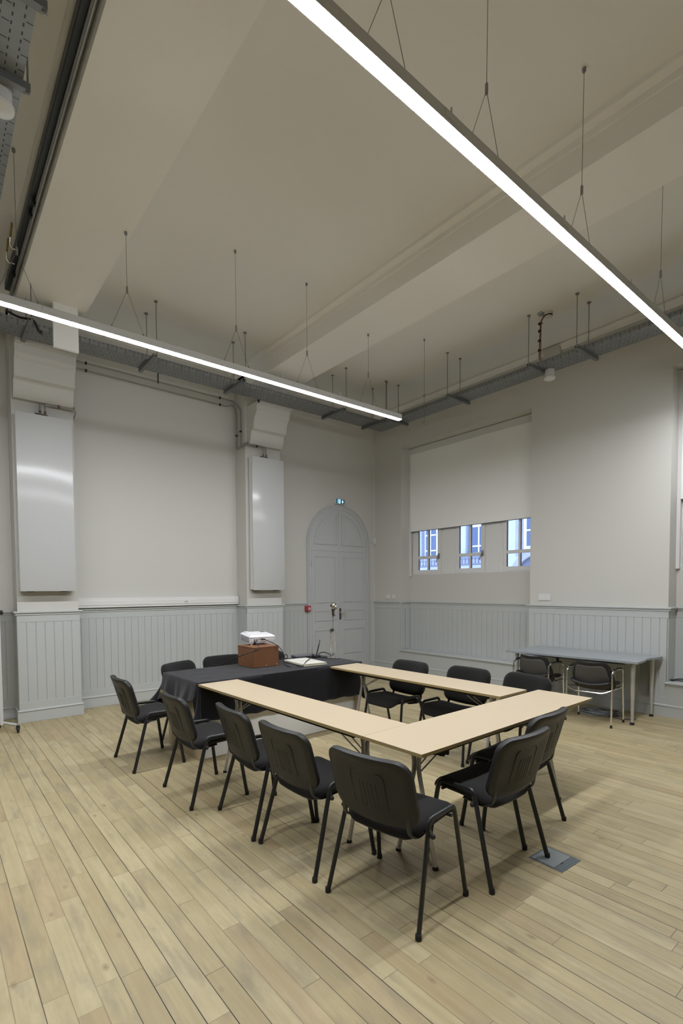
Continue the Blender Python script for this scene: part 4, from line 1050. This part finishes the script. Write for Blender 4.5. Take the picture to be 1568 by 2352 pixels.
# chrome desk lamp folded upright
t = thing('desk_lamp', 'folded chrome desk lamp standing on the black cloth', 'lamp', (-2.865, -1.535, CT+.003))
MB().lathe([(.075, 0), (.078, .004), (.076, .012), (.05, .016), (.02, .019), (.012, .022), (.010, .05)], (0, 0, 0), 28).build('base', 'chrome', t)
mb = MB(); mb.tube([(0, 0, .045), (-.006, 0, .062)], .010, 8); mb.tube([(0, 0, .04), (.022, 0, .062)], .005, 8); mb.build('base_joint', 'chrome', t)
mb = MB(); mb.box((-.035, -.008, .058), (.040, .008, .066), .002); mb.build('lower_bracket', 'chrome', t, smooth=0)
for x0, xm, x1 in ((-.030, -.036, -.030), (.036, .030, .014)):
    mb = MB(); mb.tube([(x0, 0, .060), (xm, 0, .185), (x1, 0, .320)], .0048, 8); mb.build('lower_arm', 'chrome', t)
box((-.036, -.003, .188), (.030, .003, .194), .001).build('arm_link', 'chrome', t, smooth=0)
mb = MB(); mb.tube([(.0 + .006*math.cos(i*.9), .006*math.sin(i*.9), .075+i*.0014) for i in range(74)], .0016, 5); mb.build('spring', 'silver', t)
mb = MB(); mb.box((-.042, -.008, .318), (.028, .008, .326), .002); mb.build('middle_bracket', 'chrome', t, smooth=0)
mb = MB(); mb.lathe([(.020, -.012), (.022, 0), (.020, .012)], (-.010, 0, .352), 14, 'y'); mb.build('elbow_joint', 'bronze', t)
mb = MB(); mb.tube([(-.03+.018*math.cos(a*.5), .0, .345+.018*math.sin(a*.5)) for a in range(11)], .004, 6); mb.build('elbow_cable', 'rubber', t)
mb = MB(); mb.box((-.022, -.006, .378), (.022, .006, .386), .002); mb.tube([(-.010, 0, .35), (-.004, 0, .385)], .006, 8); mb.build('elbow_bracket', 'chrome', t)
mb = MB(); mb.tube([(0, 0, .385), (.006, 0, .50)], .0045, 8); mb.build('upper_arm', 'chrome', t)
mb = MB(); mb.lathe([(.006, 0), (.010, .008), (.014, .016), (.006, .022), (.008, .030)], (.006, 0, .485), 14); mb.build('neck_joint', 'chrome', t)
mb = MB(); mb.lathe([(.007, 0), (.013, .03), (.019, .036), (.019, .052), (.014, .056), (.016, .075), (.022, .080), (.024, .10), (.012, .11)], (.006, 0, .513), 16); mb.build('lamp_socket', 'bronze', t)
mb = MB(); mb.tube([(.012, -.004, .545), (.028, -.006, .53), (.036, -.006, .54)], .004, 6); mb.build('switch_lever', 'rubber', t)
mb = MB().sphere((.038, -.006, .628), .020, 14); mb.build('bulb', 'brass', t)
dm = Matrix.Rotation(math.radians(38), 4, 'Y')
mb = MB(); mb.lathe([(.004, .058), (.022, .052), (.038, .038), (.047, .016), (.050, 0), (.046, 0), (.043, .015), (.034, .034), (.02, .046), (.003, .05)], (.012, 0, .640), 22, 'z', dm); mb.build('lamp_shade', 'chrome', t)

# ------------------------------------------------------------------ grey desk by the window wall
t = thing('grey_desk', 'grey laminate desk with a curved right end against the pier', 'desk', (-.15, -3.35, 0)); O_ = Vector((-.15, -3.35, 0))
top = [(-.610, -2.525), (-.500, -4.172)] + [(-.30, -4.160), (-.22, -4.150), (-.15, -4.132), (-.10, -4.120), (-.04, -4.122), (.03, -4.140), (.12, -4.158)] + [(.272, -4.168), (.272, -2.525)]
mb = MB(); mb.prism(top, lambda u, v, d: Vector((u, v, d))-O_, .733, .757); mb.build('desktop', 'desk', t, smooth=0)
for x, y in ((-.40, -4.085), (.205, -4.075), (-.48, -2.63), (.19, -2.62)):
    lg = MB().tube([Vector((x, y, .724))-O_, Vector((x, y, .30))-O_, Vector((x, y, .03))-O_], .026, 16, taper=(1, .62)).build('leg', 'silver', t)
    mb = MB(); mb.lathe([(.024, 0), (.026, .006), (.019, .030)], Vector((x, y, 0))-O_, 14); mb.build('foot', 'rubber', lg)
    mb = MB(); mb.box(Vector((x-.06, y-.035, .722))-O_, Vector((x+.06, y+.035, .734))-O_, .003); mb.build('leg_plate', 'rubber', t, smooth=0)
mb = MB(); mb.box(Vector((-.42, -4.0, .700))-O_, Vector((-.385, -2.7, .733))-O_, .003); mb.build('front_rail', 'strut', t, smooth=0)
mb = MB(); mb.box(Vector((-.36, -3.72, .705))-O_, Vector((-.31, -3.66, .733))-O_, .003); mb.build('cable_clip', 'rubber', t, smooth=0)
mb = MB(); mb.box(Vector((.12, -2.90, .56))-O_, Vector((.15, -2.87, .733))-O_, .003); mb.build('hanging_bracket', 'rubber', t, smooth=0)
mb = MB(); mb.box(Vector((.235, -4.02, .26))-O_, Vector((.250, -3.925, .733))-O_, .002); mb.build('side_panel', 'desk', t, smooth=0)

def tub_chair(label):
    t = thing('tub_chair', label, 'chair', (0, 0, 0), 0, 'tub chairs under the grey desk')
    # tubular chrome sides that loop up into arm rests; front of the chair is +x
    for sg in (1, -1):
        y = sg*.262
        pts = [(-.185, y, .012), (-.165, sg*.258, .45), (-.155, sg*.256, .640), (-.02, sg*.256, .660), (.175, sg*.256, .640), (.180, sg*.258, .45), (.195, y, .012)]
        f = fillet(pts, [.05, .035, .2, .05, .05], 6)
        k = len(f)
        i1 = next(i for i, p in enumerate(f) if p.z > .60); i2 = max(i for i, p in enumerate(f) if p.z > .60)
        la = MB().tube(f[:i1+1], .0095, 10).build('leg', 'chrome', t); MB().lathe([(.0125, 0), (.0125, .034)], (-.185, y, 0), 10).build('foot_cap', 'rubber', la)
        lb = MB().tube(f[i2:], .0095, 10).build('leg', 'chrome', t); MB().lathe([(.0125, 0), (.0125, .034)], (.195, y, 0), 10).build('foot_cap', 'rubber', lb)
        ar = MB().tube(f[i1:i2+1], .0095, 10).build('arm_loop', 'chrome', t)
        MB().tube([(-.10, sg*.256, .662), (.02, sg*.256, .668), (.13, sg*.256, .655)], .013, 8, r2=.009).build('arm_pad', 'rubber', ar)
        mb = MB(); mb.tube([(-.165, sg*.258, .43), (.03, sg*.20, .400), (.18, sg*.258, .43)], .007, 8); mb.build('side_stretcher', 'chrome', t)
    mb = MB(); mb.tube(fillet([(-.168, -.256, .430), (-.185, -.17, .385), (-.19, .17, .385), (-.168, .256, .430)], .05), .0085, 8); mb.build('rear_stretcher', 'chrome', t)
    mb = MB(); mb.tube(fillet([(.178, -.256, .430), (.165, -.17, .395), (.165, .17, .395), (.178, .256, .430)], .05), .0085, 8); mb.build('front_stretcher', 'chrome', t)
    rnd = lambda s: math.sqrt(max(0, 1-max(0, (s-.85)/.15)**2))
    def back(a, b, off):
        v = b/.168
        wd = 1.0 - .20*max(0, v+.2)**1.2
        y = a*wd
        x = -.150 - .16*b/.168*.35 + .10*(a/.245)**2 + .02*max(0, -v)
        z = .570 + b + .012*(a/.245)**2*(1 if v > 0 else 0)
        n = Vector((1, -.75*(a/.245), .2)).normalized()
        return Vector((x, y, z)) + n*off
    MB().pad(back, .245, .168, .06, lambda s: .018*rnd(s), lambda s: -.008*rnd(s)).build('backrest', 'blackplastic', t, smooth=55)
    MB().pad(lambda a, b, o: back(a, b-.012, o), .195, .138, .05, lambda s: -.007, lambda s: -.007-.007*rnd(s)).build('back_upholstery', 'meshfab', t, smooth=55)
    def seat(a, b, off):
        return Vector((.02+a, b, .445 + .05*(b/.24)**2 - .03*max(0, a/.2)**2 + .02*max(0, -a/.2)**2 + off))
    MB().pad(seat, .20, .238, .07, lambda s: .028*rnd(s), lambda s: -.012*rnd(s)).build('seat', 'blackplastic', t, smooth=55)
    return t
a = tub_chair('black tub chair with chrome arm loops, nearer the right desk leg'); a.location = (-.575, -3.722, 0); a.rotation_euler = (0, 0, math.radians(3))
b = dup(a, label='black tub chair with chrome arm loops, under the left half of the desk'); b.location = (-.555, -2.975, 0); b.rotation_euler = (0, 0, math.radians(-3))

# tangled cables on the floor under the desk
t = thing('tangled_cables', 'tangled grey cables lying on the floor under the grey desk', 'cables', (-.10, -3.48, 0)); rr = random.Random(11)
for k_ in range(9):
    pts = []; cx_, cy_ = rr.uniform(-.16, .14), rr.uniform(-.22, .18); ph = rr.uniform(0, 6); n = rr.randint(14, 26)
    for i in range(n):
        a = ph + i*.62; R_ = .06+.09*rr.random()
        pts.append((cx_+R_*math.cos(a)*1.1, cy_+R_*math.sin(a)*1.5, .010+.022*rr.random()))
    MB().tube(fillet(pts, .05, 3), .0055, 6).build('cord', ['galv', 'darkgrey', 'desk'][k_ % 3], t)
MB().tube(fillet([(-.10, -.28, .008), (-.16, -.42, .008), (-.05, -.55, .008), (.10, -.50, .008)], .06), .0055, 6).build('cord', 'darkgrey', t)
# floor plate with service lid
t = thing('floor_box', 'square metal floor box lid under a chair foot', 'floor box', (-3.938, -5.012, 0), math.radians(-2))
box((-.106, -.106, .0004), (.106, .106, .0030), .001).build('frame', 'floorframe', t, smooth=0)
box((-.094, -.050, .0028), (.092, .094, .0046), .001).build('lid', 'floorplate', t, smooth=0)
box((-.090, -.094, .0028), (.090, -.056, .0040), .001).build('cable_flap', 'floorframe', t, smooth=0)
box((-.03, -.058, .0038), (-.005, -.053, .0050), 0).build('finger_slot', 'slot', t, smooth=0)
# clamp on the ledge at the right edge
t = thing('black_clamp', 'black clamp lying on the ledge at the right photo edge', 'clamp', (.43, -4.235, .4405))
mb = MB(); mb.box((-.03, -.02, 0), (.02, .02, .022), .005); mb.build('clamp_head', 'rubber', t, smooth=0)
mb = MB(); mb.tube(fillet([(.0, -.01, .014), (.02, -.05, .030), (.02, -.12, .034), (.03, -.17, .022)], .03), .008, 8); mb.build('clamp_arm', 'rubber', t)
mb = MB(); mb.tube([(.01, -.015, .010), (.0, -.10, .012), (.01, -.15, .014)], .006, 8); mb.build('lower_arm', 'rubber', t)
# mobile whiteboard at the left edge
t = thing('mobile_whiteboard', 'grey stand of a mobile whiteboard at the left photo edge', 'whiteboard', (-6.80, .40, 0)); O_ = Vector((-6.80, .40, 0))
for sg, x in ((1, -6.172), (-1, -7.43)):
    mb = MB(); mb.box(Vector((x-.017, .383, .085))-O_, Vector((x+.017, .417, 1.95))-O_, .004); po = mb.build('post', 'alu', t, smooth=0)
    mb = MB(); mb.tube([Vector((x, .62, .098))-O_, Vector((x+.02, .40, .105))-O_, Vector((x+.13, .265, .092))-O_] if sg > 0 else [Vector((x, .62, .098))-O_, Vector((x, .22, .092))-O_], .016, 10); ft = mb.build('foot_bar', 'alu', t)
    for p in (((x+.14, .250), (x, .63)) if sg > 0 else ((x, .21), (x, .63))):
        c = Vector((p[0], p[1], .038))-O_; mb = MB(); mb.lathe([(.030, -.011), (.034, -.008), (.034, .008), (.030, .011)], c, 16, 'x'); mb.box(c+Vector((-.018, -.022, .0)), c+Vector((.018, .022, .05)), .006); mb.build('castor', 'rubber', ft, smooth=40)
    mb = MB(); mb.lathe([(.01, 0), (.026, .004), (.030, .012), (.020, .028)], Vector((x+.018*sg, .40, 1.372))-O_, 14, 'x') if sg > 0 else mb.lathe([(.01, -.02), (.026, -.01), (.026, 0)], Vector((x-.018, .40, 1.372))-O_, 14, 'x'); mb.build('pivot_knob', 'rubber', t)
for z in (.875, .640):
    mb = MB(); mb.box(Vector((-7.43, .388, z-.018))-O_, Vector((-6.16, .412, z+.018))-O_, .003); mb.build('cross_rail', 'alu', t, smooth=0)
mb = MB(); mb.box(Vector((-7.40, .385, .98))-O_, Vector((-6.24, .405, 1.92))-O_, .004); mb.build('board', 'whiteboard', t, smooth=0)
